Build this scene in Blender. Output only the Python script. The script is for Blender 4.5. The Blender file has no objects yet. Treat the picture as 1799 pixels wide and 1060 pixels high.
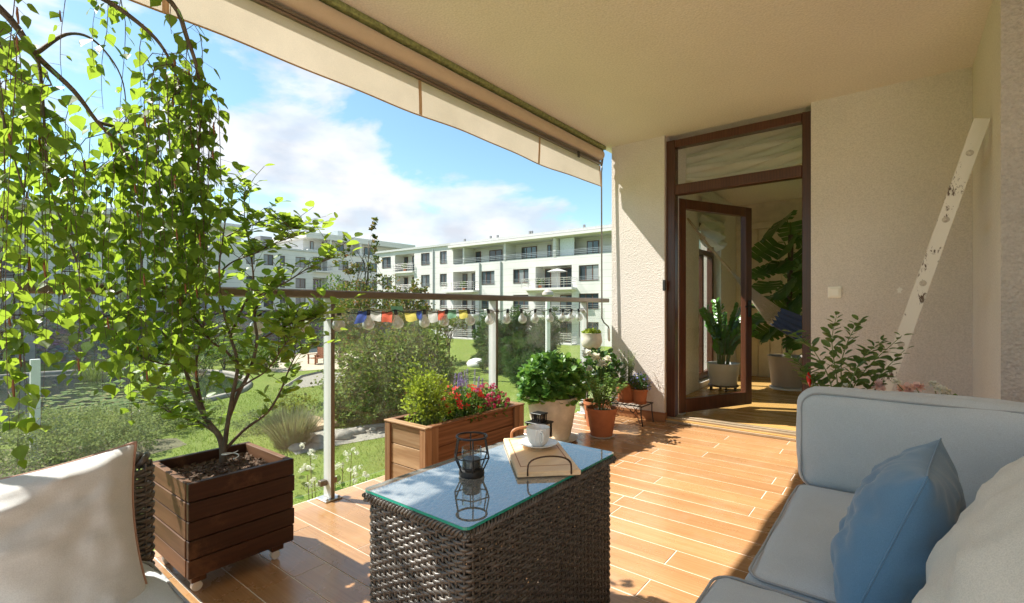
import bpy, math, random
import numpy as np
from mathutils import Vector, Matrix, noise as mnoise

random.seed(7)
RNG = np.random.default_rng(11)
PI = math.pi
SC = bpy.context.scene
COL = SC.collection

# ------------------------------------------------------------------ camera
CAM_H = 1.05
FPX, CX, HY = 857.0, 900.0, 540.0            # focal length, centre and horizon in photograph pixels
YAW = math.atan2(680, 857)
FW = np.array((-math.sin(YAW), math.cos(YAW))); RT = np.array((math.cos(YAW), math.sin(YAW)))
cam_d = bpy.data.cameras.new('camera')
cam_d.lens = FPX / 1799 * 36; cam_d.sensor_width = 36
cam_d.shift_y = 10 / 1799
cam_d.clip_start = 0.02; cam_d.clip_end = 3000
cam = bpy.data.objects.new('camera', cam_d); COL.objects.link(cam)
cam.location = (0, 0, CAM_H); cam.rotation_euler = (PI / 2, 0, YAW)
SC.camera = cam
SC.view_settings.view_transform = 'Standard'; SC.view_settings.look = 'None'
SC.view_settings.gamma = 1; SC.view_settings.exposure = 1.7
SC.render.engine = 'CYCLES'
SC.cycles.max_bounces = 10; SC.cycles.diffuse_bounces = 7; SC.cycles.glossy_bounces = 4
SC.cycles.transparent_max_bounces = 24; SC.cycles.transmission_bounces = 6
SC.cycles.caustics_reflective = False; SC.cycles.caustics_refractive = False
SC.cycles.sample_clamp_indirect = 6

# ------------------------------------------------------------------ sun and sky
SUN = Vector((1.0, 0.45, -1.25)).normalized()
sun_d = bpy.data.lights.new('sun', 'SUN'); sun_d.energy = 3.5; sun_d.angle = math.radians(0.55)
sun_d.color = (1.0, 0.945, 0.85)
sun = bpy.data.objects.new('sun', sun_d); COL.objects.link(sun)
sun.rotation_euler = SUN.to_track_quat('-Z', 'Y').to_euler(); sun.location = (-20, -9, 25)
W = bpy.data.worlds.new('World'); SC.world = W; W.use_nodes = True

def nd(nt, typ, **kw):
    n = nt.nodes.new(typ)
    for k, v in kw.items():
        if k in n.inputs.keys() if hasattr(n.inputs, 'keys') else False: n.inputs[k].default_value = v
        else: setattr(n, k, v)
    return n
def lk(nt, a, b): nt.links.new(a, b)
def ramp(nt, fac, stops):
    r = nt.nodes.new('ShaderNodeValToRGB'); e = r.color_ramp.elements
    while len(e) < len(stops): e.new(0.5)
    for i, (p, c) in enumerate(stops):
        e[i].position = p; e[i].color = c if len(c) == 4 else (*c, 1)
    lk(nt, fac, r.inputs[0]); return r

def build_sky():
    nt = W.node_tree; nt.nodes.clear()
    out = nt.nodes.new('ShaderNodeOutputWorld'); bg = nt.nodes.new('ShaderNodeBackground')
    sky = nt.nodes.new('ShaderNodeTexSky'); sky.sky_type = 'NISHITA'; sky.sun_disc = False
    sky.sun_elevation = math.asin(-SUN.z); sky.sun_rotation = math.atan2(-SUN.x, -SUN.y)
    sky.air_density = 1.0; sky.dust_density = 0.25; sky.ozone_density = 1.6; sky.altitude = 100
    tc = nt.nodes.new('ShaderNodeTexCoord')
    # tall cumulus banks: noise on the direction, flattened vertically; more of them towards the horizon
    mp = nt.nodes.new('ShaderNodeMapping'); mp.inputs['Scale'].default_value = (1.0, 1.0, 2.1)
    mp.inputs['Location'].default_value = (2.1, 0.4, 0.7)
    lk(nt, tc.outputs['Generated'], mp.inputs[0])
    nz = nt.nodes.new('ShaderNodeTexNoise'); nz.inputs['Scale'].default_value = 2.6
    nz.inputs['Detail'].default_value = 9; nz.inputs['Roughness'].default_value = 0.55
    nz.inputs['Distortion'].default_value = 0.25
    lk(nt, mp.outputs[0], nz.inputs[0])
    sep = nt.nodes.new('ShaderNodeSeparateXYZ'); lk(nt, tc.outputs['Generated'], sep.inputs[0])
    low = nt.nodes.new('ShaderNodeMapRange'); low.inputs['From Min'].default_value = 0.0; low.inputs['From Max'].default_value = 0.55
    low.inputs['To Min'].default_value = 0.10; low.inputs['To Max'].default_value = -0.07
    lk(nt, sep.outputs[2], low.inputs[0])
    add = nt.nodes.new('ShaderNodeMath'); lk(nt, nz.outputs[0], add.inputs[0]); lk(nt, low.outputs[0], add.inputs[1])
    cov = ramp(nt, add.outputs[0], [(0.515, (0, 0, 0)), (0.575, (0.75, 0.75, 0.75)), (0.70, (1, 1, 1))])
    # light and shade inside the clouds
    nz2 = nt.nodes.new('ShaderNodeTexNoise'); nz2.inputs['Scale'].default_value = 7; nz2.inputs['Detail'].default_value = 6
    lk(nt, mp.outputs[0], nz2.inputs[0])
    cc = ramp(nt, nz2.outputs[0], [(0.36, (2.6, 2.75, 3.05)), (0.58, (3.75, 3.75, 3.8))])
    mix = nt.nodes.new('ShaderNodeMixRGB'); lk(nt, cov.outputs[0], mix.inputs[0])
    tint = nt.nodes.new('ShaderNodeMixRGB'); tint.blend_type = 'MULTIPLY'; tint.inputs[0].default_value = 1
    tint.inputs[2].default_value = (0.70, 0.80, 0.72, 1)
    lk(nt, sky.outputs[0], tint.inputs[1])
    lk(nt, tint.outputs[0], mix.inputs[1]); lk(nt, cc.outputs[0], mix.inputs[2])
    lk(nt, mix.outputs[0], bg.inputs[0]); bg.inputs[1].default_value = 0.092
    lk(nt, bg.outputs[0], out.inputs[0])
build_sky()

# ------------------------------------------------------------------ measuring helpers (photograph pixel + known plane -> world point)
def ray(px): return FW * FPX + RT * (px - CX)
def at_floor(px, py, z=0.0):
    d = ray(px); k = (CAM_H - z) / (py - HY); return Vector((d[0] * k, d[1] * k, z))
def at_y(px, py, Y):
    d = ray(px); k = Y / d[1]; return Vector((d[0] * k, Y, CAM_H + (HY - py) * k))
def at_x(px, py, X):
    d = ray(px); k = X / d[0]; return Vector((X, d[1] * k, CAM_H + (HY - py) * k))
def at_d(px, py, dist):
    d = ray(px) / FPX * dist; return Vector((d[0], d[1], CAM_H + (HY - py) / FPX * dist))

# ------------------------------------------------------------------ object helpers
WLOC = {}
def link(o, parent=None, wl=(0, 0, 0)):
    COL.objects.link(o)
    if parent is not None:
        o.parent = parent; pl = WLOC[parent]
        o.location = Vector(wl) - pl
    else: o.location = wl
    WLOC[o] = Vector(wl); return o
def tag(o, label=None, cat=None, group=None, kind=None):
    if label: o['label'] = label
    if cat: o['category'] = cat
    if group: o['group'] = group
    if kind: o['kind'] = kind
    return o
def thing(name, label, cat, loc, group=None):
    o = bpy.data.objects.new(name, None); o.empty_display_size = 0.1
    link(o, None, loc); return tag(o, label, cat, group)

class MB:
    def __init__(s): s.v = []; s.f = []; s.m = []; s.mi = 0
    def add(s, vs, fs):
        b = len(s.v); s.v.extend([tuple(v) for v in vs]); s.f.extend([tuple(i + b for i in f) for f in fs]); s.m.extend([s.mi] * len(fs)); return s
    def box(s, x0, x1, y0, y1, z0, z1, c=0.0):
        if c <= 0:
            v = [(x0,y0,z0),(x1,y0,z0),(x1,y1,z0),(x0,y1,z0),(x0,y0,z1),(x1,y0,z1),(x1,y1,z1),(x0,y1,z1)]
            return s.add(v, [(3,2,1,0),(4,5,6,7),(0,1,5,4),(1,2,6,5),(2,3,7,6),(3,0,4,7)])
        v = []; idx = {}
        X = ((x0, 1), (x1, -1)); Y = ((y0, 1), (y1, -1)); Z = ((z0, 1), (z1, -1))
        for i in (0, 1):
            for j in (0, 1):
                for k in (0, 1):
                    x, sx = X[i]; y, sy = Y[j]; z, sz = Z[k]
                    idx[i,j,k,0] = len(v); v.append((x, y + sy*c, z + sz*c))
                    idx[i,j,k,1] = len(v); v.append((x + sx*c, y, z + sz*c))
                    idx[i,j,k,2] = len(v); v.append((x + sx*c, y + sy*c, z))
        I = lambda i,j,k,a: idx[i,j,k,a]
        f = [(I(0,0,0,0),I(0,0,1,0),I(0,1,1,0),I(0,1,0,0)), (I(1,0,0,0),I(1,1,0,0),I(1,1,1,0),I(1,0,1,0)),
             (I(0,0,0,1),I(1,0,0,1),I(1,0,1,1),I(0,0,1,1)), (I(0,1,0,1),I(0,1,1,1),I(1,1,1,1),I(1,1,0,1)),
             (I(0,0,0,2),I(0,1,0,2),I(1,1,0,2),I(1,0,0,2)), (I(0,0,1,2),I(1,0,1,2),I(1,1,1,2),I(0,1,1,2))]
        for i in (0,1):
            for j in (0,1):
                q = (I(i,j,0,0),I(i,j,1,0),I(i,j,1,1),I(i,j,0,1)); f.append(q if (i+j)%2 else q[::-1])
        for i in (0,1):
            for k in (0,1):
                q = (I(i,0,k,0),I(i,1,k,0),I(i,1,k,2),I(i,0,k,2)); f.append(q[::-1] if (i+k)%2 else q)
        for j in (0,1):
            for k in (0,1):
                q = (I(0,j,k,1),I(1,j,k,1),I(1,j,k,2),I(0,j,k,2)); f.append(q if (j+k)%2 else q[::-1])
        for i in (0,1):
            for j in (0,1):
                for k in (0,1):
                    t = (I(i,j,k,0),I(i,j,k,1),I(i,j,k,2)); f.append(t if (i+j+k)%2 else t[::-1])
        return s.add(v, f)
    def quad(s, a, b, c, d): return s.add([a, b, c, d], [(0, 1, 2, 3)])
    def tube(s, pts, r, n=6, caps=True, closed=False):
        pts = [Vector(p) for p in pts]; m = len(pts)
        rr = r if hasattr(r, '__len__') else [r] * m
        v = []; f = []; up = None
        for i, p in enumerate(pts):
            if closed: t = pts[(i+1) % m] - pts[i-1]
            else: t = pts[min(i+1, m-1)] - pts[max(i-1, 0)]
            t = t.normalized() if t.length > 1e-9 else Vector((0,0,1))
            if up is None:
                up = t.orthogonal().normalized()
            up = (up - t * up.dot(t)); up = up.normalized() if up.length > 1e-6 else t.orthogonal().normalized()
            sd = t.cross(up)
            for k in range(n):
                a = 2 * PI * k / n; v.append(p + (up * math.cos(a) + sd * math.sin(a)) * rr[i])
        for i in range(m if closed else m - 1):
            j = (i + 1) % m
            for k in range(n):
                k2 = (k + 1) % n; f.append((i*n+k, i*n+k2, j*n+k2, j*n+k))
        if caps and not closed:
            f.append(tuple(range(n))[::-1]); f.append(tuple((m-1)*n + k for k in range(n)))
        return s.add(v, f)
    def lathe(s, prof, c=(0,0,0), n=32, rib=None, cap0=True, cap1=False):
        v = []; f = []; m = len(prof)
        for i, (r, z) in enumerate(prof):
            for k in range(n):
                a = 2 * PI * k / n; q = r * (rib(i, a) if rib else 1)
                v.append((c[0] + q * math.cos(a), c[1] + q * math.sin(a), c[2] + z))
        for i in range(m - 1):
            for k in range(n):
                k2 = (k + 1) % n; f.append((i*n+k, i*n+k2, (i+1)*n+k2, (i+1)*n+k))
        if cap0: f.append(tuple(range(n))[::-1])
        if cap1: f.append(tuple((m-1)*n + k for k in range(n)))
        return s.add(v, f)
    def xform(s, M, start=0):
        s.v[start:] = [tuple(M @ Vector(p)) for p in s.v[start:]]; return s
    def build(s, name, mat, parent=None, smooth=False, origin=None):
        o = np_obj(name, np.array(s.v, dtype=np.float64), s.f, mat, parent, smooth, origin)
        if len(set(s.m)) > 1:
            o.data.polygons.foreach_set('material_index', s.m)
        return o

def np_obj(name, v, f, mat, parent=None, smooth=False, origin=None):
    if parent is not None: org = WLOC[parent]
    elif origin is not None: org = Vector(origin)
    else:
        lo = v.min(0); hi = v.max(0); org = Vector(((lo[0]+hi[0])/2, (lo[1]+hi[1])/2, lo[2]))
    v = v - np.array(org)
    me = bpy.data.meshes.new(name)
    if isinstance(f, np.ndarray):
        k = f.shape[1]
        me.vertices.add(len(v)); me.vertices.foreach_set('co', v.ravel())
        me.loops.add(f.size); me.loops.foreach_set('vertex_index', f.ravel().astype(np.int32))
        me.polygons.add(len(f)); me.polygons.foreach_set('loop_start', np.arange(0, f.size, k, dtype=np.int32))
        me.update(calc_edges=True); me.validate()
    else:
        me.from_pydata(v.tolist(), [], f)
    if smooth is True: me.polygons.foreach_set('use_smooth', [True] * len(me.polygons))
    for m in (mat if isinstance(mat, (list, tuple)) else [mat]): me.materials.append(m)
    if smooth == 'auto':
        try: me.set_sharp_from_angle(angle=math.radians(40)); me.polygons.foreach_set('use_smooth', [True]*len(me.polygons))
        except Exception: pass
    o = bpy.data.objects.new(name, me)
    return link(o, parent, org)
def inst(name, me, M, parent=None):
    """an object on shared mesh data, placed by a world matrix"""
    o = bpy.data.objects.new(name, me); COL.objects.link(o)
    if parent is not None:
        o.parent = parent; o.matrix_local = Matrix.Translation(-WLOC[parent]) @ M
    else: o.matrix_local = M
    WLOC[o] = M.translation.copy(); return o
def mesh_only(name, v, f, mat, smooth=False):
    me = bpy.data.meshes.new(name); me.from_pydata([tuple(p) for p in v], [], f); me.materials.append(mat)
    if smooth: me.polygons.foreach_set('use_smooth', [True] * len(me.polygons))
    return me
def S(o, kind='structure'): o['kind'] = kind; return o

# ------------------------------------------------------------------ materials
MATS = {}
def new_mat(name):
    m = bpy.data.materials.new(name); m.use_nodes = True
    nt = m.node_tree; b = nt.nodes['Principled BSDF']; return m, nt, b
def coords(nt, scale=(1,1,1), space='Object', rnd=False):
    tc = nt.nodes.new('ShaderNodeTexCoord'); mp = nt.nodes.new('ShaderNodeMapping')
    mp.inputs['Scale'].default_value = scale; lk(nt, tc.outputs[space], mp.inputs[0])
    if rnd:
        oi = nt.nodes.new('ShaderNodeObjectInfo'); mu = nt.nodes.new('ShaderNodeMath'); mu.operation = 'MULTIPLY'; mu.inputs[1].default_value = 37.0
        lk(nt, oi.outputs['Random'], mu.inputs[0]); cb = nt.nodes.new('ShaderNodeCombineXYZ')
        for i in range(3): lk(nt, mu.outputs[0], cb.inputs[i])
        lk(nt, cb.outputs[0], mp.inputs['Location'])
    return mp.outputs[0]
def nz(nt, vec, scale, detail=4, rough=0.5, dist=0.0):
    n = nt.nodes.new('ShaderNodeTexNoise'); n.inputs['Scale'].default_value = scale; n.inputs['Detail'].default_value = detail
    n.inputs['Roughness'].default_value = rough; n.inputs['Distortion'].default_value = dist; lk(nt, vec, n.inputs[0]); return n.outputs[0]
def bump(nt, b, h, strength=0.3, dist=0.01, chain=None):
    n = nt.nodes.new('ShaderNodeBump'); n.inputs['Strength'].default_value = strength; n.inputs['Distance'].default_value = dist
    lk(nt, h, n.inputs['Height'])
    if chain is not None: lk(nt, chain, n.inputs['Normal'])
    lk(nt, n.outputs[0], b.inputs['Normal']); return n.outputs[0]
def mixc(nt, fac, a, b, mode='MIX'):
    m = nt.nodes.new('ShaderNodeMixRGB'); m.blend_type = mode
    if isinstance(fac, (int, float)): m.inputs[0].default_value = fac
    else: lk(nt, fac, m.inputs[0])
    for i, c in ((1, a), (2, b)):
        if isinstance(c, tuple): m.inputs[i].default_value = (*c[:3], 1)
        else: lk(nt, c, m.inputs[i])
    return m.outputs[0]

def plain(name, col, rough=0.5, metal=0.0, var=0.12, vscale=6.0, bmp=0.0, bscale=60, spec=0.5, space='Object'):
    m, nt, b = new_mat(name)
    v = coords(nt, space=space); n = nz(nt, v, vscale, 5, 0.6)
    lo = tuple(c * (1 - var) for c in col); hi = tuple(min(1, c * (1 + var)) for c in col)
    lk(nt, ramp(nt, n, [(0.3, lo), (0.7, hi)]).outputs[0], b.inputs['Base Color'])
    rr = nt.nodes.new('ShaderNodeMapRange'); rr.inputs['To Min'].default_value = max(0.02, rough - 0.08); rr.inputs['To Max'].default_value = min(1, rough + 0.08)
    lk(nt, n, rr.inputs[0]); lk(nt, rr.outputs[0], b.inputs['Roughness'])
    b.inputs['Metallic'].default_value = metal; b.inputs['Specular IOR Level'].default_value = spec
    if bmp: bump(nt, b, nz(nt, v, bscale, 3), bmp, 0.004)
    return m
def stucco(name, col, bs=0.6, scale=110, dist=0.006, var=0.08):
    m, nt, b = new_mat(name); v = coords(nt)
    n = nz(nt, v, 1.3, 6, 0.6); f = nz(nt, v, scale, 4, 0.65)
    c = ramp(nt, n, [(0.3, tuple(x*(1-var) for x in col)), (0.7, tuple(min(1, x*(1+var)) for x in col))]).outputs[0]
    c = mixc(nt, 0.4, c, ramp(nt, f, [(0.35, tuple(x*0.6 for x in col)), (0.6, col)]).outputs[0])
    lk(nt, c, b.inputs['Base Color']); b.inputs['Roughness'].default_value = 0.95; b.inputs['Specular IOR Level'].default_value = 0.15
    vo = nt.nodes.new('ShaderNodeTexVoronoi'); vo.inputs['Scale'].default_value = scale * 0.9; lk(nt, v, vo.inputs[0])
    h = mixc(nt, 0.5, f, vo.outputs[0]); bump(nt, b, h, bs, dist); return m
def wood(name, cols, axis, rough=0.5, rings=9.0, bmp=0.25, spec=0.4, stretch=0.07, wear=None, wave=0.3, hv=0.2):
    m, nt, b = new_mat(name)
    sc = [1, 1, 1]; sc[axis] = stretch
    v = coords(nt, tuple(sc), rnd=True)
    big = nz(nt, v, rings, 4, 0.6, 0.8)
    wv = nt.nodes.new('ShaderNodeTexWave'); wv.inputs['Scale'].default_value = rings * 1.4; wv.inputs['Distortion'].default_value = 9
    wv.inputs['Detail'].default_value = 3; wv.inputs['Detail Scale'].default_value = 1.5; lk(nt, v, wv.inputs[0])
    wv.bands_direction = 'XYZ'[(axis + 1) % 3] if axis != 1 else 'Z'
    fine = nz(nt, v, rings * 16, 3, 0.7)
    f = mixc(nt, wave, big, wv.outputs[0]); f = mixc(nt, 0.3, f, fine)
    c = ramp(nt, f, [(0.25, cols[0]), (0.5, cols[1]), (0.75, cols[2])]).outputs[0]
    oi = nt.nodes.new('ShaderNodeObjectInfo'); hs = nt.nodes.new('ShaderNodeHueSaturation')
    mr = nt.nodes.new('ShaderNodeMapRange'); mr.inputs['To Min'].default_value = 1 - hv; mr.inputs['To Max'].default_value = 1 + hv
    lk(nt, oi.outputs['Random'], mr.inputs[0]); lk(nt, mr.outputs[0], hs.inputs['Value']); lk(nt, c, hs.inputs['Color']); c = hs.outputs[0]
    if wear:
        wn = nz(nt, coords(nt), 7, 6, 0.7); c = mixc(nt, ramp(nt, wn, [(0.52, (0,0,0)), (0.66, (1,1,1))]).outputs[0], c, wear)
    lk(nt, c, b.inputs['Base Color'])
    r = nt.nodes.new('ShaderNodeMapRange'); r.inputs['To Min'].default_value = rough - 0.1; r.inputs['To Max'].default_value = rough + 0.12
    lk(nt, f, r.inputs[0]); lk(nt, r.outputs[0], b.inputs['Roughness']); b.inputs['Specular IOR Level'].default_value = spec
    bump(nt, b, f, bmp, 0.003); return m
def fabric(name, col, scale=900, bmp=0.25, rough=0.95, var=0.07, sheen=0.3, trans=0.0, wr=0.0):
    m, nt, b = new_mat(name); v = coords(nt)
    n = nz(nt, v, 5, 5, 0.6); w = nz(nt, v, scale, 2, 0.6)
    c = ramp(nt, n, [(0.3, tuple(x*(1-var) for x in col)), (0.7, tuple(min(1,x*(1+var)) for x in col))]).outputs[0]
    c = mixc(nt, 0.35, c, ramp(nt, w, [(0.35, tuple(x*0.72 for x in col)), (0.65, tuple(min(1,x*1.2) for x in col))]).outputs[0])
    lk(nt, c, b.inputs['Base Color']); b.inputs['Roughness'].default_value = rough
    b.inputs['Sheen Weight'].default_value = sheen; b.inputs['Specular IOR Level'].default_value = 0.15
    ch = bump(nt, b, w, bmp, 0.0015)
    if wr:
        ws = coords(nt, (1, 1, 0.45)); bump(nt, b, nz(nt, ws, 7, 2, 0.4, 0.6), wr, 0.03, ch)
    if trans:
        out = nt.nodes['Material Output']; t = nt.nodes.new('ShaderNodeBsdfTranslucent'); lk(nt, c, t.inputs[0])
        mx = nt.nodes.new('ShaderNodeMixShader'); mx.inputs[0].default_value = trans
        lk(nt, b.outputs[0], mx.inputs[1]); lk(nt, t.outputs[0], mx.inputs[2]); lk(nt, mx.outputs[0], out.inputs[0])
    return m
def leaf(name, col, tcol=None, trans=0.45, rough=0.42, var=0.35, vscale=9, accent=None, acc=0.6, spec=0.4):
    m, nt, b = new_mat(name); out = nt.nodes['Material Output']
    tc = nt.nodes.new('ShaderNodeTexCoord'); oi = nt.nodes.new('ShaderNodeObjectInfo')
    ad = nt.nodes.new('ShaderNodeVectorMath'); lk(nt, tc.outputs['Object'], ad.inputs[0]); lk(nt, oi.outputs['Random'], ad.inputs[1])
    n = nz(nt, ad.outputs[0], vscale, 4, 0.7)
    mu = nt.nodes.new('ShaderNodeMath'); mu.operation = 'MULTIPLY_ADD'; mu.inputs[1].default_value = 0.25; lk(nt, oi.outputs['Random'], mu.inputs[0]); 
    sb = nt.nodes.new('ShaderNodeMath'); sb.operation = 'SUBTRACT'; sb.inputs[1].default_value = 0.125; lk(nt, n, sb.inputs[0]); lk(nt, sb.outputs[0], mu.inputs[2])
    c = ramp(nt, mu.outputs[0], [(0.3, tuple(x*(1-var) for x in col)), (0.5, col), (0.72, (min(1,col[0]*(1+var*1.5)), min(1,col[1]*(1+var)), col[2]))]).outputs[0]
    if accent is not None:
        n2 = nz(nt, ad.outputs[0], vscale * 2.3, 3, 0.7)
        c = mixc(nt, ramp(nt, n2, [(acc - 0.03, (0,0,0)), (acc + 0.05, (1,1,1))]).outputs[0], c, accent)
    lk(nt, c, b.inputs['Base Color']); b.inputs['Roughness'].default_value = rough; b.inputs['Specular IOR Level'].default_value = spec
    t = nt.nodes.new('ShaderNodeBsdfTranslucent')
    tcol = tcol or (min(1, col[0]*2.6), min(1, col[1]*2.2), col[2]*0.8)
    lk(nt, mixc(nt, 0.6, c, tcol), t.inputs[0])
    mx = nt.nodes.new('ShaderNodeMixShader'); mx.inputs[0].default_value = trans
    lk(nt, b.outputs[0], mx.inputs[1]); lk(nt, t.outputs[0], mx.inputs[2]); lk(nt, mx.outputs[0], out.inputs[0]); return m
def glass(name, tint=(0.95, 0.98, 0.97), refl=1.0, rough=0.0, dirt_or_glare=0.0, ior=1.5):
    """thin architectural glass: lets light straight through, reflects by angle"""
    m, nt, b = new_mat(name); out = nt.nodes['Material Output']; nt.nodes.remove(b)
    tr = nt.nodes.new('ShaderNodeBsdfTransparent'); tr.inputs[0].default_value = (*tint, 1)
    gl = nt.nodes.new('ShaderNodeBsdfGlossy'); gl.inputs['Roughness'].default_value = rough
    lw = nt.nodes.new('ShaderNodeLayerWeight'); lw.inputs[0].default_value = 0.5
    pw = nt.nodes.new('ShaderNodeMath'); pw.operation = 'POWER'; pw.inputs[1].default_value = 5; lk(nt, lw.outputs['Facing'], pw.inputs[0])
    f0 = ((ior - 1) / (ior + 1)) ** 2
    mu = nt.nodes.new('ShaderNodeMath'); mu.operation = 'MULTIPLY_ADD'; mu.inputs[1].default_value = (1 - f0) * refl; mu.inputs[2].default_value = f0 * refl; lk(nt, pw.outputs[0], mu.inputs[0])
    mx = nt.nodes.new('ShaderNodeMixShader'); lk(nt, mu.outputs[0], mx.inputs[0]); lk(nt, tr.outputs[0], mx.inputs[1]); lk(nt, gl.outputs[0], mx.inputs[2])
    res = mx.outputs[0]
    if dirt_or_glare:  # pale diffuse share: dirt on the railing, painted glare on bulbs and tabletop
        df = nt.nodes.new('ShaderNodeBsdfDiffuse'); df.inputs[0].default_value = (0.75, 0.78, 0.76, 1)
        v = coords(nt); n = nz(nt, v, 3.5, 7, 0.75); r = ramp(nt, n, [(0.35, (dirt_or_glare*.35, dirt_or_glare*.35, dirt_or_glare*.35) if dirt_or_glare > .2 else (0,0,0)), (0.75, (dirt_or_glare, dirt_or_glare, dirt_or_glare))])
        m2 = nt.nodes.new('ShaderNodeMixShader'); lk(nt, r.outputs[0], m2.inputs[0]); lk(nt, res, m2.inputs[1]); lk(nt, df.outputs[0], m2.inputs[2]); res = m2.outputs[0]
    lk(nt, res, out.inputs[0]); return m

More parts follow.
